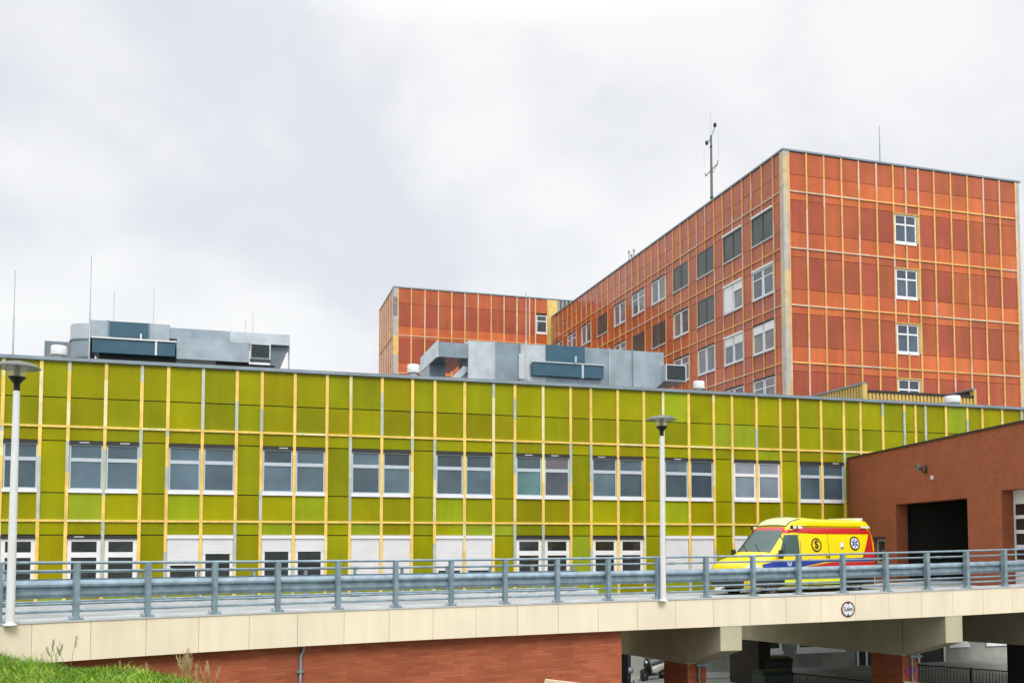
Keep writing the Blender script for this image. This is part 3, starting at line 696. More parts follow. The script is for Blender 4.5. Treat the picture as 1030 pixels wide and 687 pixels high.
m_ = MB(); m_.tube([(0,.0,4.7),(0,.05,6.4)], .012, 5); m_.tube([(0,1.0,2.8),(0,1.0,4.3)], .009, 5); m_.tube([(0,-1.0,2.75),(0,-1.0,4.3)], .009, 5); m_.build('whip_aerial', M['rod'], ms_)
m_ = MB(); m_.lathe([(.09,3.9),(.09,4.0)], n=8); m_.lathe([(.12,.35),(.12,.45)], n=8); m_.build('clamp', M['black'], ms_)
def trod(s, t, h, label, r=.035):
    o = thing('lightning_rod', label, 'lightning rod', tl(s, t, zr(ZT)+.09), A)
    m_ = MB(); m_.tube([(0,0,0),(0,0,h*.5),(0,0,h)], [r*1.3,r,r*.6], 6); m_.build('shaft', M['rod'], o)
    m_ = MB(); m_.lathe([(0,0),(.15,0),(.15,.07),(.04,.09)], n=10); m_.build('foot', M['kerb'], o)
trod(7.44, .8, 2.75, 'thin rod on the right roof edge of the red tower')
o = thing('roof_aerial', 'small cluster of short aerials on the far left roof edge of the tower', 'aerial', tl(.3, 22.6, zr(ZT)+.09), A)
m_ = MB()
for y, h in ((-.5,.8),(0,.55),(.5,1.0)): m_.tube([(0,y,0),(0,y,h)], .045, 6); m_.lathe([(0,0),(.09,0),(.09,.2),(0,.22)], (0,y,h-.1), 8)
m_.build('aerials', M['rod'], o)

# ------------------------------------------------------------------ road bridge
B = thing('road_bridge', 'curved road bridge with cream fascia panels carried on brick piers', 'bridge', (0,0,0))
TS = trange(-7, 24)
WDK = 7.4
m_ = MB(); sweep(m_, [(.06,-.70),(WDK,-.60),(WDK,-.24),(.62,-.24),(.60,-.03),(.06,-.03)], TS, smooth=False); m_.build('deck', M['kerb'], B)
m_ = MB(); rows = [[off(t, o, -.236) for o in (.64, 3.5, WDK-.45)] for t in TS]; m_.grid(rows, smooth=False); m_.build('carriageway', M['pale_road'], B)
m_ = MB(); sweep(m_, [(WDK-.42,-.239),(WDK-.42,-.12),(WDK-.01,-.12),(WDK-.01,-.239)], trange(-7,10.8)); m_.build('far_kerb', M['kerb'], B)
m_ = MB(); t = .19-.78*9
while t < 23:
    a, b = t+.003, t+.777
    k = random.uniform(.97,1.03); col = (.85*k,.745*k,.56*k,1)
    z0 = -.765
    sweep(m_, [(-.03,z0),(.055,z0),(.055,-.0),(-.03,-.0)], [a, (a+b)/2, b], tint=col); t += .78
m_.build('fascia', M['cream'], B)
m_ = MB(); sweep(m_, [(-.005,-.75),(.05,-.75),(.05,-.03),(-.005,-.03)], TS); m_.build('fascia_backing', M['backing'], B)
m_ = MB(); sweep(m_, [(-.05,.003),(.62,.003),(.62,.045),(-.05,.045)], TS); m_.build('edge_coping', M['kerb'], B)
# plaza in front of the ambulance bay
pz = MB(); zpz = EYE-1.85
poly = [(6.9,32.0),(8.2,36.5),(10.5,41.0),(16.45,44.3),(24.4,46.2),(24.6,29.5),(17,29.0),(12,30.5)]
pz.prism(poly, zpz-.35, zpz+.003); pz.build('plaza_slab', M['kerb'], B)
pz = MB(); pz.face([(x, y, zpz+.008) for x, y in [(7.2,32.3),(8.4,36.4),(10.7,40.8),(16.4,44.0),(16.6,29.9),(12,31.0)]]); pz.build('plaza_paving', M['asphalt'], B)
# abutment wall of brick
m_ = MB()
ts = trange(-7, 9.33); L_ = 0; zt_ = -.72
prev = None
for t in ts:
    p = off(t, .28)
    if prev is not None:
        l = (p-prev[0]).length; q = prev[0]
        m_.face([(q.x,q.y,-.1),(p.x,p.y,-.1),(p.x,p.y,p.z-.70),(q.x,q.y,q.z-.70)], uv=[(L_,-.1),(L_+l,-.1),(L_+l,p.z-.7),(L_,q.z-.7)]); L_ += l
    prev = (p,)
p = off(9.33,.28); q = off(9.33, 6.8)
m_.face([(p.x,p.y,-.1),(q.x,q.y,-.1),(q.x,q.y,q.z-.6),(p.x,p.y,p.z-.7)], uv=[(L_,-.1),(L_+6.5,-.1),(L_+6.5,q.z-.6),(L_,p.z-.7)])
ba = [off(t, 6.8) for t in ts][::-1]
for a, b in zip(ba, ba[1:]): m_.face([(a.x,a.y,-.1),(b.x,b.y,-.1),(b.x,b.y,b.z-.6),(a.x,a.y,a.z-.6)])
m_.build('abutment_wall', M['brick'], B)
dp = MB(); p = off(3.42, .20); zb = p.z-.77
dp.tube([(p.x,p.y,0),(p.x,p.y,zb-.25),(p.x+.05,p.y+.05,zb-.12),(p.x+.05,p.y+.05,zb+.02)], .035, 10)
dp.box(p.x-.07, p.x+.07, p.y-.05, p.y+.09, zb-.62, zb-.58); dp.build('drainpipe', M['rail'], B)
# cross beams and piers
def beam(t0, t1, length, dep0=1.55, rear=True, pm='brick'):
    d, n = frame((t0+t1)/2); A0 = cur(t0); w_ = (cur(t1)-A0).length; d = (cur(t1)-A0); d.z = 0; d.normalize()
    zt0 = A0.z-.76
    o = Vector((A0.x, A0.y, 0))+n*.0
    def P(i, l, z): q = o+d*(i*w_)+n*l; return (q.x, q.y, z)
    stn = [(-.02, EYE-3.03), (1.88, EYE-3.60)]
    m_ = MB()
    for part in ([(-.02, EYE-3.03),(1.88, EYE-3.60)], [(1.93, EYE-3.64),(length, EYE-3.64-.052*(length-1.93))]):
        (l0, z0), (l1, z1) = part
        zt_ = zt0
        c8 = [P(0,l0,z0),P(1,l0,z0),P(1,l0,zt_),P(0,l0,zt_),P(0,l1,z1),P(1,l1,z1),P(1,l1,zt_),P(0,l1,zt_)]
        for q in ((0,1,2,3),(5,4,7,6),(4,0,3,7),(1,5,6,2),(3,2,6,7),(4,5,1,0)): m_.face([c8[i] for i in q])
    m_.build('cross_beam', M['cream_concrete'], B, bevel=.015)
    j = MB(); c8 = [P(.06,1.87,EYE-3.58),P(.94,1.87,EYE-3.58),P(.94,1.87,zt0-.02),P(.06,1.87,zt0-.02)]
    j.prism([(P(.04,1.875,0)[0],P(.04,1.875,0)[1]),(P(.96,1.875,0)[0],P(.96,1.875,0)[1]),(P(.96,1.935,0)[0],P(.96,1.935,0)[1]),(P(.04,1.935,0)[0],P(.04,1.935,0)[1])], EYE-3.58, zt0-.02)
    j.build('beam_joint', M['backing'], B)
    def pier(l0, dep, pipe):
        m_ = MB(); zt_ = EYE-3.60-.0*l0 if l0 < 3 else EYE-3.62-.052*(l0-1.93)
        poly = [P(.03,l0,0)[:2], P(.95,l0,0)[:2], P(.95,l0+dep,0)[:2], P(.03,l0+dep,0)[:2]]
        m_.prism(poly, -.1, zt_); m_.build('pier', M[pm if pipe else 'shaded_pier'], B)
        if pipe:
            c_ = MB(); q = P(.55,l0-.06,0); c_.tube([(q[0],q[1],-.05),(q[0],q[1],zt_-.02)], .035, 8)
            c_.box(q[0]-.08,q[0]+.30,q[1]-.08,q[1]+.06,zt_-.10,zt_-.03); c_.build('pier_pipe', M['rail'], B)
    pier(1.95, dep0, True)
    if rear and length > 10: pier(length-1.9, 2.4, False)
    return P
P1 = beam(11.26, 11.71, 9.0)
P2 = beam(16.38, 16.80, 12.6)
P3 = beam(21.45, 21.9, 12.6, 2.6, False, 'shaded_pier')

# ------------------------------------------------------------------ guard rails
def guard_rail(label, o0, base, ts, H, bar_ts, side, heavy):
    R = thing('guard_rail', label, 'guard rail', (0,0,0))
    post_me = None
    for t in ts:
        m_ = MB(); d, n = frame(t); p = off(t, o0, base)
        q = p-n*.075*side
        a = .05 if heavy else .035
        # C profile: web across the rail and two flanges
        m_.obox(q-d*a-n*.06, d*2*a, n*.014, Vector((0,0,H)))
        m_.obox(q-d*a-n*.046, d*.014, n*.13, Vector((0,0,H-.01)))
        m_.obox(q-d*a+n*.084, d*2*a, n*.014, Vector((0,0,H-.10)))
        m_.obox(q-d*.12-n*.10, d*.24, n*.25, Vector((0,0,.014)))
        for i, j in ((-.09,-.07),(.09,-.07),(-.09,.12),(.09,.12)):
            c_ = q+d*i+n*j; m_.lathe([(.018,0),(.018,.05),(0,.05)], (c_.x,c_.y,c_.z+.014), 6)
        m_.build('post', M['rail'], R)
    a, b = bar_ts; tt = trange(a, b, .34)
    def pipe(z, r, name, o=0):
        m_ = MB(); m_.tube([off(t, o0+o, base+z) for t in tt], r, 8); m_.build(name, M['rail'], R)
    def wb(z0, z1):
        h = z1-z0; yy = [(0,0),(.015,.04),(.075,.22),(.075,.34),(.0,.46),(.0,.54),(.075,.66),(.075,.78),(.015,.96),(0,1)]
        pr = [(.05+(.08-u)*side, z0+v*h) for u, v in yy]; back = [(x+.004*side, z) for x, z in pr][::-1]
        m_ = MB(); sweep(m_, [(o0+x, base+z) for x, z in pr+back], tt, smooth=False); m_.build('crash_barrier', M['rail'], R)
    if heavy:
        pipe(1.12, .030, 'top_rail', -.06); pipe(.955, .026, 'upper_rail'); wb(.41, .77); pipe(.31, .028, 'lower_rail'); pipe(.165, .028, 'bottom_rail')
        for i, t in enumerate(ts[::3]):
            for z in (.31, .165, .955):
                m_ = MB(); m_.tube([off(t+.25, o0, base+z), off(t+.37, o0, base+z)], .036, 8); m_.build('rail_sleeve', M['rail'], R)
    else:
        pipe(H-.02, .03, 'top_rail'); wb(.42, .72); pipe(.26, .028, 'lower_rail'); pipe(.12, .028, 'bottom_rail')
    return R
guard_rail('near galvanised guard rail along the cream edge of the bridge, in front of the ambulance', .12, .045, [i*1.0 for i in range(-5, 24)], 1.11, (-5.3, 23.3), 1, True)
guard_rail('far lower guard rail across the carriageway, ending left of the ambulance', 7.05, -.12, [-4.4+.915*i for i in range(17)], .92, (-4.6, 10.35), -1, False)

# round height limit sign on the fascia
def text_mesh(body, size, mat_, parent, name, mtx, bold=0.0, extrude=.002):
    cu = bpy.data.curves.new(name, 'FONT'); cu.body = body; cu.size = size; cu.align_x = 'CENTER'; cu.align_y = 'CENTER'; cu.extrude = extrude; cu.offset = bold
    tmp = bpy.data.objects.new(name+'_src', cu); C.objects.link(tmp)
    dg = bpy.context.evaluated_depsgraph_get(); me = bpy.data.meshes.new_from_object(tmp.evaluated_get(dg))
    bpy.data.objects.remove(tmp); bpy.data.curves.remove(cu)
    me.transform(mtx); me.materials.clear(); me.materials.append(mat_)
    o = bpy.data.objects.new(name, me); C.objects.link(o); o.parent = parent; return o
ts_ = 14.05; d, n = frame(ts_); p = off(ts_, -.05, -.425)
Sg = thing('height_limit_sign', 'round white 2,6m height limit sign with dark red ring on the cream fascia', 'road sign', p, math.atan2(d.y, d.x))
M['sign_white'] = mat('sign_white', (.72,.73,.76,1), .5); M['sign_red'] = mat('sign_dark_red', (.13,.012,.015,1), .5); M['sign_black'] = mat('sign_black', (.02,.03,.035,1), .5)
def disc(mb, r, y, c=(0,0), n=36, r0=0, th=.01, ell=1):
    P_ = [(c[0]+r*math.cos(2*PI*i/n), y, c[1]+r*ell*math.sin(2*PI*i/n)) for i in range(n)]
    if r0 == 0:
        mb.face(P_); Q = [(a, y+th, b_) for a, _, b_ in P_]; mb.grid([Q, P_], True)
    else:
        Q = [(c[0]+r0*math.cos(2*PI*i/n), y, c[1]+r0*ell*math.sin(2*PI*i/n)) for i in range(n)]
        mb.grid([P_, Q], True, smooth=False); mb.grid([[(a, y+th, b_) for a, _, b_ in P_], P_], True)
m_ = MB(); disc(m_, .205, 0); m_.build('plate', M['sign_white'], Sg)
m_ = MB(); disc(m_, .225, -.004, r0=.188); m_.build('ring', M['sign_red'], Sg)
m_ = MB(); m_.face([(-.045,-.007,.19),(.045,-.007,.19),(0,-.007,.125)][::-1]); m_.face([(-.045,-.007,-.19),(.045,-.007,-.19),(0,-.007,-.125)]); m_.build('arrows', M['sign_black'], Sg)
text_mesh('2,6m', .155, M['sign_black'], Sg, 'lettering', Matrix.Translation((0,-.008,.005)) @ Matrix.Rotation(PI/2, 4, 'X'), bold=.002)

# ------------------------------------------------------------------ street lamps
M['dish'] = bpy.data.materials.new('lamp_dish_glass'); M['dish'].use_nodes = True
_b = M['dish'].node_tree.nodes['Principled BSDF']; _b.inputs['Base Color'].default_value = (.16,.18,.18,1); _b.inputs['Roughness'].default_value = .15; _b.inputs['Alpha'].default_value = .6
M['cup'] = bpy.data.materials.new('lamp_clear_cup'); M['cup'].use_nodes = True
_b = M['cup'].node_tree.nodes['Principled BSDF']; _b.inputs['Base Color'].default_value = (.8,.85,.8,1); _b.inputs['Roughness'].default_value = .08; _b.inputs['Alpha'].default_value = .22
def lamp(label, t):
    d, n = frame(t); p = off(t, -.13, .0)
    o = thing('street_lamp', label, 'street lamp', p, 0, 'street lamps on the bridge')
    b0 = -1.6; h = lambda z: z-(p.z-EYE)
    m_ = MB(); m_.tube([(0,0,.0),(0,0,.5),(0,0,h(2.86))], [.082,.078,.060], 16); m_.build('pole', M['white'], o)
    m_ = MB(); m_.lathe([(.055,h(2.83)),(.055,h(2.99)),(.09,h(3.04)),(.155,h(3.115)),(.155,h(3.13)),(0,h(3.13))], n=24); m_.build('collar', M['black'], o)
    m_ = MB()
    for i in range(7): z = h(3.135+.033*i); m_.lathe([(0,z),(.07,z),(.045,z+.022),(0,z+.024)], n=16)
    m_.build('louvre_core', M['win_dark'], o)
    m_ = MB(); m_.lathe([(.15,h(3.131)),(.19,h(3.36))], n=28); m_.build('clear_cup', M['cup'], o)
    m_ = MB(); m_.lathe([(0,h(3.43)),(.10,h(3.43)),(.30,h(3.385)),(.41,h(3.31)),(.415,h(3.30)),(.40,h(3.305)),(.28,h(3.37)),(.08,h(3.40)),(0,h(3.40))], n=40); m_.build('dish', M['dish'], o)
    m_ = MB(); m_.lathe([(.12,-.0),(.12,.03),(.085,.035)], n=16); m_.box(-.07,.07,.0,.16,.046,.066); m_.build('foot_plate', M['white'], o)
lamp('white street lamp with clear dish top at the left edge of the picture', -.89)
lamp('white street lamp with clear dish top left of the ambulance', 10.04)

# ------------------------------------------------------------------ brick garage
c0 = Vector((16.536, 44.615, EYE-1.85)); gA = math.radians(91)-PI   # local +x runs from the far corner toward the camera, +y into the building
Gr = thing('brick_garage', 'red brown brick ambulance garage with one open bay and one roller door', 'garage', c0, math.radians(-89))
zb = 0; HT = 4.04+1.85; SL = -.0094; LEN = 15.9; TH = .5
d1 = (5.24, 11.22, 1.59+1.85); d2 = (13.48, 15.6, 1.74+1.85)
def rtop(u): return HT+SL*u
m_ = MB()
def wseg(a, b, z0, z1a, z1b, y0=0, y1=TH):
    P_ = [(a,z0),(b,z0),(b,z1b),(a,z1a)]; m_.prism(P_, y0, y1, 'xz')
w1 = (2.95, 4.05, .85, 1.95)
wseg(0, w1[0], 0, rtop(0), rtop(w1[0])); wseg(w1[0], w1[1], 0, w1[2], w1[2]); wseg(w1[0], w1[1], w1[3], rtop(w1[0]), rtop(w1[1])); wseg(w1[1], d1[0], 0, rtop(w1[1]), rtop(d1[0]))
wseg(d1[0], d1[1], d1[2], rtop(d1[0]), rtop(d1[1]))
wseg(d1[1], d2[0], 0, rtop(d1[1]), rtop(d2[0])); wseg(d2[0], d2[1], d2[2], rtop(d2[0]), rtop(d2[1])); wseg(d2[1], LEN, 0, rtop(d2[1]), rtop(LEN))
m_.build('wall', M['brick_g'], Gr)
m_ = MB(); m_.box(0, .3, TH, 7, 0, rtop(0)-.01); m_.box(LEN-.3, LEN, TH, 7, 0, rtop(LEN)-.01); m_.box(.3, LEN-.3, 6.7, 7, 0, rtop(LEN)-.01); m_.build('end_wall', M['brick_g'], Gr)
m_ = MB(); m_.prism([(-.03,rtop(0)+.0),(LEN+.03,rtop(LEN)+.0),(LEN+.03,rtop(LEN)+.07),(-.03,rtop(0)+.07)], -.05, 7.05, 'xz'); m_.build('roof_edge', M['black_box'], Gr)
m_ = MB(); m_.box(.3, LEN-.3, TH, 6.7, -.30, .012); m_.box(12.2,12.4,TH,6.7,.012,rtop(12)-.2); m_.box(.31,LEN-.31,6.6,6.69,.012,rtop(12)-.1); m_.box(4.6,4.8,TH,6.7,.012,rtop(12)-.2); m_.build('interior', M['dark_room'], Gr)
fr = MB(); fr.box(w1[0], w1[1], .12, .2, w1[3]-.10, w1[3]); fr.box(w1[0], w1[0]+.09, .12, .2, w1[2], w1[3]-.1); fr.box(w1[1]-.09, w1[1], .12, .2, w1[2], w1[3]-.1); fr.box(w1[0]+.09, w1[1]-.09, .12, .2, w1[2], w1[2]+.08)
ww = fr.build('window', M['win_grey'], Gr)
fr = MB(); fr.box(w1[0]+.09, w1[1]-.09, .15, .16, w1[2]+.08, w1[3]-.1, (.05,.07,.06,1)); fr.build('pane', M['glass'], ww)
fr = MB(); fr.box(w1[0]-.02, w1[1]+.02, -.06, .11, w1[3]+.0, w1[3]+.09); fr.build('lintel_cover', M['black_box'], ww)
# sectional door in the second bay
rd = MB(); zt_ = d2[2]; x0, x1 = d2[0]+.02, d2[1]-.02; yd = .40
rd.box(x0, x1, yd, yd+.05, zt_-.36, zt_-.0); rd.box(x0, x0+.10, yd, yd+.05, 0, zt_-.36); rd.box(x1-.10, x1, yd, yd+.05, 0, zt_-.36)
zz = zt_-.36; rows_ = []
for i in range(4):
    rd.box(x0+.1, x1-.1, yd, yd+.05, zz-.12, zz); rows_.append((zz-.12, zz-.50)); zz -= .50
rd.box(x0+.1, x1-.1, yd, yd+.05, 0, zz+.0)
ddo = rd.build('roller_door', M['white'], Gr)
gp = MB()
for a, b in rows_: gp.box(x0+.1, x1-.1, yd+.015, yd+.03, b, a, (.02,.025,.022,1))
gp.build('door_pane', M['glass'], ddo)
fl = thing('floodlight', 'small dark floodlight on a bracket high on the brick garage wall', 'floodlight', c0+Vector((.0175*8.1, -8.1, 2.93+1.85)), math.radians(-89))
m_ = MB(); m_.lathe([(.05,0),(.10,-.10),(.15,-.24),(.14,-.25)], (0,-.12,.03), 16, axis='y'); m_.build('housing', M['win_dark'], fl)
m_ = MB(); m_.lathe([(0,-.36),(.14,-.355)], (0,-.0,.03), 16, axis='y'); m_.build('lens', M['cup'], fl)
m_ = MB(); m_.tube([(.0,0,-.12),(.0,-.15,-.16),(0,-.2,.0)], .03, 8); m_.box(-.08,.08,-.03,0,-.2,.12); m_.build('bracket', M['black_box'], fl)
o = thing('sensor_box', 'tiny pale sensor on the brick garage wall just below the floodlight', 'sensor', c0+Vector((.15, -8.66, 2.52+1.85)), math.radians(-89))
m_ = MB(); m_.box(-.05,.05,-.07,0,-.08,.08); m_.lathe([(0,-.1),(.035,-.09),(.04,-.07)], (0,0,-.03), 10, axis='y'); m_.build('casing', M['win_white'], o)


# ------------------------------------------------------------------ ambulance
M['amb_yellow'] = mat('ambulance_yellow', (.88,.68,.0,1), .25, spec=.5, coat=.5, noise=(2,.03))
M['amb_flu'] = mat('fluorescent_yellow', (.72,.78,.02,1), .4)
M['amb_red'] = mat('ambulance_red', (.50,.015,.012,1), .35, coat=.3)
M['amb_blue'] = mat('ambulance_blue', (.015,.035,.30,1), .35, coat=.3)
M['tyre'] = mat('tyre_rubber', (.012,.012,.012,1), .85)
M['rim'] = mat('steel_rim', (.10,.10,.11,1), .5, metal=.5)
M['car_glass'] = mat('car_glass', (.03,.075,.065,1), .04, spec=.8)
M['lens'] = mat('headlight_lens', (.6,.63,.65,1), .12, spec=.7)
M['amb_white'] = mat('decal_white', (.78,.78,.78,1), .4)
M['pale_lens'] = mat('beacon_lens', (.62,.66,.30,1), .15, spec=.6)
VA = math.radians(28); VO = Vector((7.17, 30.30, EYE-1.842))
V = thing('ambulance', 'yellow ambulance van with red and blue stripes parked on the bridge before the garage', 'ambulance', VO, VA)
LN = 5.9
HP = [(0,.86),(.03,1.02),(.12,1.13),(.35,1.23),(.7,1.33),(1.0,1.42),(1.15,1.53),(1.45,1.86),(1.72,2.15),(1.86,2.28),(2.1,2.40),(2.4,2.46),(5.3,2.50),(5.7,2.46),(5.85,2.36),(5.9,2.2)]
def interp(tb, x):
    for (a, b), (c, d) in zip(tb, tb[1:]):
        if x <= c: return b+(d-b)*(x-a)/(c-a) if x > a else b
    return tb[-1][1]
WP = [(0,.80),(.05,.88),(.15,.935),(.35,.97),(.7,.985),(1.2,.99),(5.4,.99),(5.8,.975),(5.9,.95)]
ZB = .34
def tumble(z): return 1-.075*max(0, z-1.25)**1.3
def Wd(x, z, H=None):
    H = H or interp(HP, x); f = max(0, (z-ZB)/(H-ZB)); nn = 7
    return interp(WP, x)*tumble(z)*max(0, 1-min(1, f)**nn)**(1/nn)
def section(x, n=26):
    H = interp(HP, x); pts = []
    W0 = interp(WP, x)
    half = []
    for i in range(n+1):
        a = i/n*PI/2; nn = 7
        y = abs(math.cos(a))**(2/nn); z = abs(math.sin(a))**(2/nn)
        zz = ZB+(H-ZB)*z; half.append((y*W0*tumble(zz), zz))
    half = [(half[0][0]*.96, ZB-.02)]+half
    return [(x, -y, z) for y, z in half]+[(x, y, z) for y, z in half[::-1]]
xs_ = [0,.03,.07,.12,.2,.35,.5,.7,.85,1.0,1.07,1.15,1.3,1.45,1.6,1.72,1.79,1.86,1.97,2.1,2.25,2.4,3,3.6,4.2,4.8,5.3,5.55,5.7,5.8,5.85,5.9]
m_ = MB(); rows = [section(x) for x in xs_]; m_.grid(rows, tint=None, smooth=True, flip=True)
m_.face(rows[0]); m_.face(rows[-1][::-1])
body = m_.build('body', M['amb_yellow'], V)
def side(mb, x0, x1, z0, z1, o=.006, sgn=-1, nx=8, nz=4, zf0=None, zf1=None, skew=(0,0)):
    """a patch that follows the flank of the van; skew shears the ends with height"""
    rows = []
    for j in range(nz+1):
        v = j/nz; r = []
        for i in range(nx+1):
            u = i/nx; a = x0+skew[0]*v; b = x1+skew[1]*v; x = a+(b-a)*u
            lo = zf0(x) if zf0 else z0; hi = zf1(x) if zf1 else z1; z = lo+(hi-lo)*v
            r.append((x, sgn*(Wd(x, z, max(interp(HP, x), z+.05))+o), z))
        rows.append(r)
    mb.grid(rows, smooth=True, flip=(sgn > 0))
def both(mb, *a, **k): side(mb, *a, sgn=-1, **k); side(mb, *a, sgn=1, **k)
# windscreen
m_ = MB(); rows = []
for i in range(9):
    x = 1.10+.68*i/8; H = interp(HP, x); r = []
    for j in range(15):
        y = (-.80+1.6*j/14)*(1-.07*i/8); W0 = interp(WP, x)*tumble(H); nn = 7
        z = ZB+(H-ZB)*(1-min(.999, abs(y)/W0)**nn)**(1/nn)
        r.append((x-.012-.10*0, y, z+.012))
    rows.append(r)
m_.grid(rows, smooth=True, flip=True); m_.build('windscreen', M['car_glass'], V)
m_ = MB()
for y0 in (-.35, .25): m_.tube([(1.06,y0,interp(HP,1.06)+.05),(1.30,y0+.45,interp(HP,1.30)+.035)], .012, 5)
m_.build('wiper', M['black'], V)
def winpatch(x0, x1, z0, z1, name, skew=(0,0)):
    for sg in (-1, 1):
        m_ = MB(); side(m_, x0, x1, z0, z1, o=.008, sgn=sg, nx=6, nz=6, skew=skew); m_.build(name, M['car_glass'], V)
winpatch(1.36, 2.26, 1.42, 2.06, 'side_window', (.36,0))
m_ = MB(); both(m_, 1.60, 1.64, 1.42, 2.06, .012); both(m_, 2.32, 2.335, .55, 2.12, .008); both(m_, 1.12, 1.135, .75, 1.40, .008); both(m_, 1.12,2.33,1.385,1.40,.009); both(m_, 3.62,3.635,.55,2.1,.008); m_.build('door_seam', M['black_box'], V)
for x_ in (2.12, 3.45):
    for sg in (-1, 1): m_ = MB(); side(m_, x_, x_+.20, 1.295, 1.335, .03, sgn=sg, nx=2, nz=2); m_.build('door_handle', M['black_box'], V)
m_ = MB(); both(m_, 1.95, 5.78, 2.09, 2.31, .010, nx=16, zf0=lambda x: 2.09+.05*max(0,(3.2-x)/1.3)); both(m_, 1.74,1.95,2.11,2.22,.010)
m_.build('roof_stripe', M['amb_red'], V)
# front red band over the windscreen
m_ = MB(); rows = []
for i in range(4):
    x = 1.76+.17*i/3; H = interp(HP, x); rows.append([(x-.01, -.80+1.6*j/12, ZB+(H-ZB)*(1-min(.999, abs(-.80+1.6*j/12)/(interp(WP,x)*tumble(H)))**7)**(1/7)+.012) for j in range(13)])
m_.grid(rows, smooth=True, flip=True); m_.build('brow_stripe', M['amb_red'], V)
m_ = MB(); both(m_, .62, 5.85, 1.06, 1.27, .008, nx=30, zf0=lambda x: .97+.17*min(1,max(0,(x-2.2)/1.2)), zf1=lambda x: 1.09+.13*min(1,max(0,(x-.62)/.8))+.05*min(1,max(0,(x-3)/2))); m_.build('blue_stripe', M['amb_blue'], V)
m_ = MB(); both(m_, 2.3, 5.85, .90, 1.05, .009, nx=12, zf0=lambda x: .95, zf1=lambda x: .965+.16*min(1,max(0,(x-2.3)/1.4))); m_.build('red_stripe', M['amb_red'], V)
for sg in (-1, 1): m_ = MB(); side(m_, 5.25, 5.80, 1.28, 2.12, .009, sgn=sg, skew=(.42,0), nx=5); m_.build('rear_red_wedge', M['amb_red'], V)
m_ = MB(); both(m_, 1.55, 4.35, .40, .60, .016, nx=8); both(m_, 5.3, 5.75, .60, .72, .018); m_.build('sill_panel', M['amb_flu'], V)
m_ = MB(); both(m_, .03, 5.82, .35, .80, .010, nx=24, zf1=lambda x: .60 if x < .5 else (.74 if x < 1.5 else .80)); m_.build('lower_moulding', M['black_box'], V)
m_ = MB(); m_.box(-.07,.12,-.76,.76,.33,.66); m_.build('front_bumper', M['black_box'], V, bevel=.03)
m_ = MB(); m_.box(-.035,.06,-.48,.48,.72,.92)
for i in range(4): m_.box(-.05,-.03,-.46,.46,.72+.036*i,.735+.036*i)
m_.build('grille', M['win_dark'], V, bevel=.01)
for sg in (-1, 1):
    m_ = MB(); side(m_, .05, .44, .84, 1.06, .014, sgn=sg, nx=6, nz=5, skew=(.02,.08)); m_.build('headlight', M['lens'], V)
    m_ = MB(); side(m_, 5.80, 5.885, 1.0, 1.5, .008, sgn=sg, nx=3); m_.build('tail_light', M['amb_red'], V)
    m_ = MB(); m_.tube([(1.32,sg*.95,1.42),(1.28,sg*1.12,1.46)], .025, 6); m_.box(1.22,1.31,sg*1.14-.07,sg*1.14+.07,1.27,1.55); m_.build('mirror', M['black_box'], V, bevel=.02)
for x in (1.0, 4.9):
    for sg in (-1, 1):
        r = .355
        m_ = MB(); m_.lathe([(.20,-.02*0),(r-.05,-.0),(r-.01,.03),(r,.07),(r,.16),(r-.02,.21),(.22,.23)], (x, sg*.98 if sg < 0 else sg*.98-.23, r), 28, axis='y')
        wl = m_.build('wheel', M['tyre'], V)
        m_ = MB(); yy = -.975 if sg < 0 else .975; m_.lathe([(.0,0),(.07,-.01*-sg),(.12,.03*-sg),(.20,.03*-sg),(.215,0)], (x, yy, r), 20, axis='y'); m_.build('rim', M['rim'], wl)
        m_ = MB(); m_.prism([(x+.44*math.cos(PI*i/14), .34+.44*math.sin(PI*i/14)) for i in range(15)], (-1.0 if sg < 0 else .93), (-.93 if sg < 0 else 1.0), 'xz'); m_.build('wheel_arch', M['black_box'], V)
# high roof fairing and beacons
m_ = MB(); rows = []
FP = [(1.90,.02),(2.0,.11),(2.15,.19),(2.5,.235),(2.9,.235),(3.4,.20),(4.6,.19),(5.3,.19),(5.65,.17),(5.82,.05)]
for x, hh in FP:
    zb_ = min(interp(HP, x), 2.46)-.10; r = []; W0 = (.84 if x > 2.4 else .74+.10*(x-1.90)/.5)
    for j in range(17):
        a = PI*j/16; y = -math.copysign(abs(math.cos(a))**.45, math.cos(a))*W0; z = zb_+(hh+.06)*abs(math.sin(a))**.5
        r.append((x, y, z))
    rows.append(r)
m_.grid(rows, smooth=True, flip=True); m_.face(rows[0]); m_.face(rows[-1][::-1]); m_.build('roof_fairing', M['amb_yellow'], V)
m_ = MB(); rows = []
for i in range(7):
    x = 1.96+.60*i/6; hh = interp(FP, x); zb_ = min(interp(HP, x), 2.46)-.10; W0 = (.84 if x > 2.4 else .74+.10*(x-1.90)/.5)
    rows.append([(x-.015, -math.cos(PI*(.16+.68*j/12))*W0*1.02, zb_+(hh+.06)*abs(math.sin(PI*(.16+.68*j/12)))**.5+.022) for j in range(13)])
m_.grid(rows, smooth=True, flip=True); m_.build('beacon_lens', M['pale_lens'], V)
m_ = MB(); bd_ = rows[0]+[r[-1] for r in rows[1:]]+rows[-1][::-1][1:]+[r[0] for r in rows[::-1][1:]]; m_.tube(bd_, .016, 5); m_.build('lens_seal', M['black_box'], V)
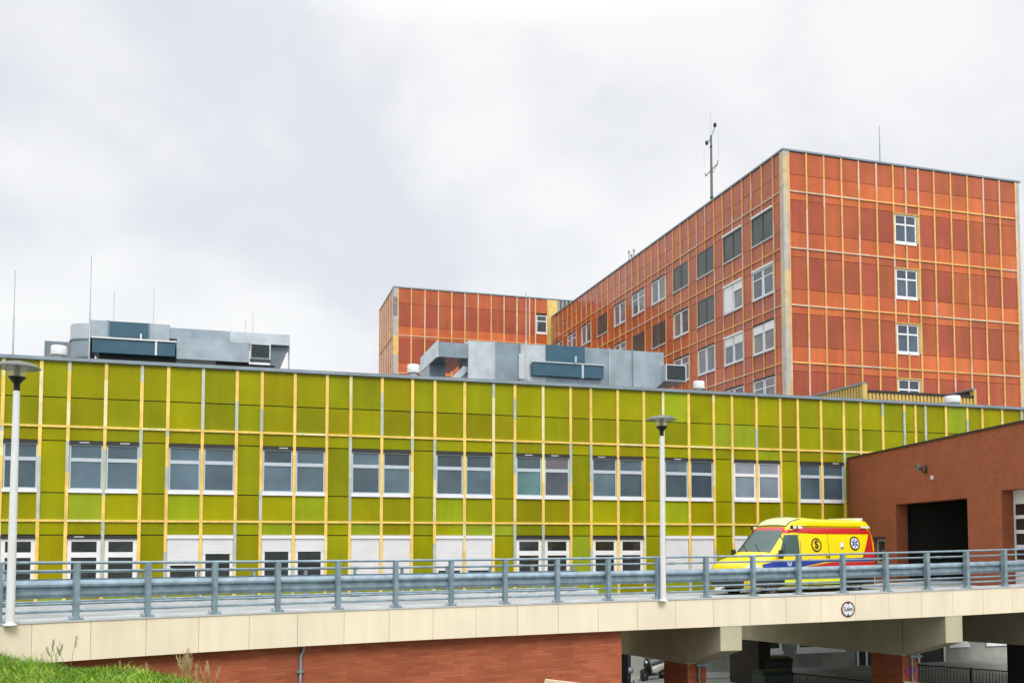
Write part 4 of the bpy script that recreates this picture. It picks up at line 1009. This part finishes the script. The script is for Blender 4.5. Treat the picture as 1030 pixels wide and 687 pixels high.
for sg in (-1, 1):
    m_ = MB(); m_.box(1.98, 2.42, sg*.93-.03, sg*.93+.03, 2.27, 2.345); m_.box(5.30, 5.68, sg*.90-.03, sg*.90+.03, 2.30, 2.36); m_.build('strobe_strip', M['amb_white'], V, bevel=.01)
    m_ = MB(); m_.box(1.93, 1.99, sg*.94-.04, sg*.94+.04, 2.25, 2.37); m_.box(2.16,2.20, sg*.94-.04, sg*.94+.04, 2.25, 2.36); m_.build('strobe_housing', M['black_box'], V)
m_ = MB(); m_.box(5.35, 5.7, -.62, .62, 2.58, 2.66); m_.build('rear_beacon', M['amb_white'], V, bevel=.02)
m_ = MB(); m_.box(5.895, 5.93, -.80,.80,1.35,2.05); m_.build('rear_window', M['car_glass'], V)
m_ = MB(); m_.box(5.88, 6.02, -.9,.9,.42,.58); m_.build('rear_bumper', M['black_box'], V, bevel=.02)
# emblems on the near flank
def flank(x, z, o=.012, tilt=None):
    y = -(Wd(x, z)+o); y2 = -(Wd(x, z+.2)+o); a = math.atan2(y2-y, .2)
    return Matrix.Translation((x, y, z)) @ Matrix.Rotation(-a, 4, 'X')
def apply(o, mtx): o.data.transform(mtx)
def star(mb, r, y):
    w2 = r*.19
    for k in range(3):
        a = PI*k/3; ca, sa = math.cos(a), math.sin(a)
        mb.face([(x_*ca-z_*sa, y-.001*k, x_*sa+z_*ca) for x_, z_ in ((-w2,-r),(w2,-r),(w2,r),(-w2,r))])
def emblem(x, z, r, ring=True):
    m_ = MB(); disc(m_, r, 0, ell=1.0); e = m_.build('emblem', M['amb_white'], V); apply(e, flank(x, z))
    if ring: m_ = MB(); disc(m_, r*1.13, -.004, r0=r*.90); q = m_.build('ring', M['black'], e); apply(q, flank(x, z))
    m_ = MB(); star(m_, r*.74, -.006); q = m_.build('star', M['amb_blue'], e); apply(q, flank(x, z))
    m_ = MB(); m_.box(-.008*r/.2,.008*r/.2,-.014,-.010,-r*.55,r*.55); m_.tube([(-.03*r/.2,-.012,r*.3),(.03*r/.2,-.012,r*.1),(-.03*r/.2,-.012,-.1*r),(.02*r/.2,-.012,-.3*r)], .006*r/.2, 5); q = m_.build('staff', M['amb_white'], e); apply(q, flank(x, z))
emblem(4.90, 1.77, .215)
emblem(1.78, 1.12, .095, False)
m_ = MB(); disc(m_, .235, 0, r0=.19); e = m_.build('letter_badge', M['black'], V); apply(e, flank(3.06, 1.72))
text_mesh('S', .36, M['black'], e, 'letter', flank(3.06, 1.72) @ Matrix.Translation((0,-.006,0)) @ Matrix.Rotation(PI/2, 4, 'X'), bold=.012)
m_ = MB(); m_.box(-.075,.075,-.004,0,-.10,.12); e = m_.build('sticker', M['amb_white'], V); apply(e, flank(4.26, 1.68))
m_ = MB(); m_.box(-.065,.065,-.009,-.005,-.09,-.04); q = m_.build('sticker_print', M['win_dark'], e); apply(q, flank(4.26, 1.68))


# ------------------------------------------------------------------ things in the yard below the bridge
def scooter(label, p, rz, tint, body_mat):
    o = thing('motor_scooter', label, 'scooter', p, rz)
    for x, nm in ((-.62,'wheel'),(.62,'wheel')):
        m_ = MB(); m_.lathe([(.12,-.06),(.20,-.065),(.255,-.04),(.265,0),(.255,.04),(.20,.065),(.12,.06)], (x,0,.265), 24, axis='y'); wl = m_.build(nm, M['tyre'], o)
        m_ = MB(); m_.lathe([(0,-.05),(.12,-.055),(.13,0),(.12,.055),(0,.05)], (x,0,.265), 14, axis='y'); m_.build('rim', M['rim'], wl)
    # tail body: lofted shell
    m_ = MB(); rows = []
    for x, zc, hw, hh in ((-.12,.44,.05,.10),(0,.48,.14,.18),(.25,.54,.18,.20),(.55,.60,.17,.17),(.80,.68,.12,.11),(.95,.74,.04,.04)):
        rows.append([(x, hw*math.copysign(abs(math.cos(a))**.7, math.cos(a)), zc+hh*math.copysign(abs(math.sin(a))**.7, math.sin(a))) for a in [2*PI*k/16 for k in range(16)]])
    m_.grid(rows, True, smooth=True); m_.face(rows[0]); m_.face(rows[-1][::-1]); m_.build('tail_body', body_mat, o)
    m_ = MB(); rows = []
    for x, zc, hw, hh in ((-.05,.70,.08,.03),(.1,.74,.13,.05),(.4,.76,.15,.06),(.6,.80,.14,.06),(.85,.83,.08,.03)):
        rows.append([(x, hw*math.cos(a), zc+hh*math.sin(a)) for a in [2*PI*k/14 for k in range(14)]])
    m_.grid(rows, True, smooth=True); m_.face(rows[0]); m_.face(rows[-1][::-1]); m_.build('seat', M['black_box'], o)
    m_ = MB(); rows = []
    for z, x, hw, dp in ((.28,-.30,.14,.05),(.45,-.36,.20,.06),(.70,-.42,.22,.07),(.88,-.44,.17,.07),(1.0,-.40,.10,.05)):
        rows.append([(x+dp*math.cos(a), hw*math.sin(a), z) for a in [2*PI*k/14 for k in range(14)]])
    m_.grid(rows, True, smooth=True); m_.face(rows[0]); m_.face(rows[-1][::-1]); m_.build('leg_shield', tint or body_mat, o)
    m_ = MB(); m_.box(-.36, .08, -.15, .15, .24, .32); m_.build('footboard', M['black_box'], o, bevel=.02)
    m_ = MB(); m_.tube([(-.62,0,.30),(-.50,0,.6),(-.40,0,.98)], .03, 8); m_.tube([(-.33,-.33,1.02),(-.41,-.15,1.0),(-.42,0,.98),(-.41,.15,1.0),(-.33,.33,1.02)], .018, 8); m_.build('handlebar', M['black_box'], o)
    m_ = MB(); rows = [[(-.62+(.30)*math.cos(a), w_, .265+.30*math.sin(a)) for w_ in (-.075,-.04,.04,.075)] for a in [PI*(.12+.7*k/8) for k in range(9)]]; m_.grid(rows, smooth=True); m_.build('front_mudguard', tint or body_mat, o)
    for sg in (-1, 1):
        m_ = MB(); m_.tube([(-.40,sg*.20,1.0),(-.42,sg*.28,1.16)], .008, 5); m_.lathe([(0,-.012),(.055,-.01),(.06,0),(0,.012)], (-.42,sg*.29,1.20), 12, axis='x'); m_.build('mirror', M['black_box'], o)
    m_ = MB(); m_.lathe([(0,-.03),(.07,-.02),(.075,.02)], (-.49,0,.84), 14, axis='x'); m_.build('headlight', M['lens'], o)
    m_ = MB(); m_.tube([(.1,-.17,.28),(.5,-.19,.30),(.85,-.20,.36)], [.03,.045,.05], 8); m_.build('exhaust', M['black_box'], o)
    return o
M['scoot'] = mat('pale_scooter_paint', (.50,.50,.46,1), .25, coat=.4)
M['scoot_w'] = mat('white_scooter_paint', (.75,.77,.80,1), .3, coat=.4)
scooter('black and pale grey motor scooter parked in the yard under the bridge', (6.22, 40.3, 0), math.radians(42), M['black'], M['scoot'])
scooter('white motor scooter whose top just shows at the foot of the brick wall gap', (4.62, 32.6, .0), math.radians(12), None, M['scoot_w'])

bx = thing('blue_cabinet', 'dark blue upright cabinet just beyond the end of the brick wall', 'cabinet', (3.98, 34.6, 0), .1)
m_ = MB(); m_.box(-.5,.33,-.4,.4,.08,1.95); m_.build('casing', mat('navy_paint', (.012,.03,.085,1), .5), bx, bevel=.02)
m_ = MB(); m_.box(-.54,.37,-.44,.44,1.951,2.02); m_.build('lid', M['win_dark'], bx)
m_ = MB(); m_.box(-.42,.25,-.415,-.402,.2,1.8); m_.box(.12,.16,-.45,-.416,.9,1.15); m_.build('door', M['black_box'], bx)
m_ = MB(); m_.box(-.45,.28,-.35,.35,0,.079); m_.build('plinth', M['kerb'], bx)
mi = thing('round_mirror', 'small round grey mirror on a dark post beside the blue cabinet', 'mirror', (4.62, 36.0, 0), 0)
m_ = MB(); m_.tube([(0,0,0),(0,0,2.35)], .045, 10); m_.build('post', M['black_box'], mi)
m_ = MB(); m_.lathe([(0,-.04),(.07,-.035),(.12,-.0)], (0,-.06,1.05), 20, axis='y'); m_.build('mirror_face', M['win_grey'], mi)
m_ = MB(); m_.lathe([(.12,0),(.14,-.01),(.13,.03),(0,.04)], (0,-.06,1.05), 20, axis='y'); m_.build('mirror_back', M['black_box'], mi)

def bin_(label, x, y, w_, h, m0):
    o = thing('waste_container', label, 'waste container', (x, y, 0), .25)
    m_ = MB(); b = w_/2; t = w_/2*1.08
    m_.grid([[(-b,-.4,.16),(b,-.4,.16),(b,.4,.16),(-b,.4,.16)], [(-t,-.48,h),(t,-.48,h),(t,.48,h),(-t,.48,h)]], True, smooth=False); m_.face([(-b,-.4,.16),(-b,.4,.16),(b,.4,.16),(b,-.4,.16)])
    for i in range(5): x_ = -b+w_*(i+.5)/5; m_.box(x_-.02, x_+.02, -.50,-.40,.2,h-.05)
    m_.build('body', m0, o)
    m_ = MB(); rows = [[(-t-.03, .5*math.cos(a), h+.01+.16*math.sin(a)), (t+.03, .5*math.cos(a), h+.01+.16*math.sin(a))] for a in [PI*k/8 for k in range(9)]]; m_.grid(rows, smooth=True)
    for s in (-t-.03, t+.03): m_.face([(s, .5*math.cos(a), h+.01+.16*math.sin(a)) for a in [PI*k/8 for k in range(9)]])
    m_.build('lid', M['black_box'], o)
    for x_ in (-b+.1, b-.1):
        for y_ in (-.3, .3):
            m_ = MB(); m_.lathe([(0,-.03),(.08,-.03),(.08,.03),(0,.03)], (x_,y_,.08), 12, axis='y'); m_.build('castor', M['tyre'], o)
bin_('dark grey green waste container by the steel fence, left and nearer of the two', 10.05, 35.4, 1.15, 1.0, mat('bin_green', (.05,.085,.075,1), .55))
bin_('black lidded waste container standing behind the grey green one', 10.9, 38.2, 1.1, 1.15, M['black_box'])

def fence(label, a, b, h):
    a, b = Vector((*a, 0)), Vector((*b, 0)); L_ = (b-a).length; rz = math.atan2((b-a).y, (b-a).x)
    o = thing('steel_fence', label, 'fence', a, rz)
    m_ = MB(); m_.box(0, L_, -.02, .02, h-.04, h); m_.build('top_rail', M['fence'], o)
    m_ = MB(); m_.box(0, L_, -.02, .02, .12, .16); m_.build('bottom_rail', M['fence'], o)
    m_ = MB(); x = .06
    while x < L_-.03: m_.box(x-.010, x+.010, -.010, .010, .16, h-.04); x += .115
    m_.build('bars', M['fence'], o)
    n = max(1, int(L_/2.4))
    for i in range(n+1):
        m_ = MB(); x = L_*i/n; m_.box(x-.03, x+.03, -.035, .035, 0, h+.03); m_.build('post', M['fence'], o)
fence('dark steel bar fence running from the waste containers to the second brick pier', (10.6, 35.1), (14.0, 31.9), 1.10)
fence('dark steel bar fence at the lower right, right of the second brick pier', (15.9, 37.6), (24.5, 31.5), 1.12)

# sign on the pier
d2_, n2_ = frame(16.6)
q = P2(.50, 1.95-.012, 0)
ns = thing('no_stopping_sign', 'round blue and red no stopping sign on the front of the second brick pier', 'road sign', (q[0], q[1], EYE-4.12), math.atan2(d2_.y, d2_.x))
M['ns_blue'] = mat('sign_blue', (.10,.06,.38,1), .5); M['ns_red'] = mat('sign_red', (.50,.03,.06,1), .5)
m_ = MB(); disc(m_, .17, -.012); m_.build('plate', M['ns_blue'], ns)
m_ = MB(); disc(m_, .20, -.018, r0=.155); m_.build('ring', M['ns_red'], ns)
m_ = MB()
for a in (PI/4, -PI/4):
    ca, sa = math.cos(a), math.sin(a)
    m_.face([(x_*ca-z_*sa, -.017-.001*(a > 0), x_*sa+z_*ca) for x_, z_ in ((-.16,-.02),(.16,-.02),(.16,.02),(-.16,.02))])
m_.build('cross', M['ns_red'], ns)
pp_ = P2(.35, 1.95-.02, 0); 
np_ = thing('notice_plate', 'white notice plate on the second brick pier below the round sign', 'notice', (pp_[0], pp_[1], EYE-4.62), math.atan2(d2_.y, d2_.x))
m_ = MB(); m_.box(-.16,.24,-.02,-.005,-.13,.13); m_.build('plate', M['white'], np_)
m_ = MB(); m_.box(-.18,.26,-.016,-.003,-.15,-.131); m_.box(-.18,.26,-.016,-.003,.131,.15); m_.build('frame', M['win_grey'], np_)
# grit bin with a rounded sandy lid in front of the pier
gb = thing('grit_container', 'sandy yellow rounded container top in front of the second brick pier', 'container', (12.78, 28.6, 0), math.radians(16)); gb.scale = (.66,.9,.93)
m_ = MB(); m_.prism([(-.52,0),(.52,0),(.56,1.47),(-.56,1.47)], -.42, .42, 'xz'); m_.build('body', mat('sandy_plastic', (.50,.33,.10,1), .6, noise=(3,.1)), gb, bevel=.04)
m_ = MB(); m_.prism([(-.58,1.472),(.58,1.472),(.56,1.64),(.44,1.76),(.0,1.79),(-.44,1.75),(-.56,1.64)], -.46, .46, 'xz'); m_.build('lid', bpy.data.materials['sandy_plastic'], gb, bevel=.04)
# tilted board in front of the brick wall
bd = thing('site_board', 'pale tilted board with cream edge standing in front of the brick wall', 'board', (1.42, 18.3, 0), .05)
m_ = MB()
pts = [(-.84,3.02),(-.74,3.325),(.54,3.165),(.62,2.6),(-.95,2.6)]
m_.prism(pts, -.01, .02, 'xz'); m_.build('panel', mat('board_white', (.62,.62,.66,1), .6, noise=(2,.1)), bd)
m_ = MB(); m_.prism([(-.90,2.86),(-.76,3.36),(-.71,3.31),(-.85,2.86)], -.03, .04, 'xz'); m_.prism([(-.755,3.365),(.56,3.20),(.55,3.14),(-.735,3.305)], -.032, .042, 'xz'); m_.build('frame', mat('board_cream', (.72,.56,.42,1), .6), bd)
m_ = MB(); m_.prism([(-.28,2.7),(-.12,2.7),(-.12,3.15),(-.28,3.17)], -.016, -.011, 'xz'); m_.build('marking', mat('board_yellow', (.62,.58,.12,1), .6), bd)
for x in (-.6, .35): m_ = MB(); m_.box(x-.04, x+.04, .045, .12, -.1, 3.0); m_.build('post', M['fence'], bd)
b2 = thing('board_post', 'short pale capped post right of the tilted board', 'post', (1.90, 18.9, 0), 0)
m_ = MB(); m_.box(-.05,.05,-.05,.05,-.1,3.08); m_.build('shaft', M['cream_concrete'], b2)
m_ = MB(); m_.prism([(-.12,3.081),(.30,3.02),(.30,3.07),(-.12,3.15)], -.06, .06, 'xz'); m_.build('cap', bpy.data.materials['board_cream'], b2)
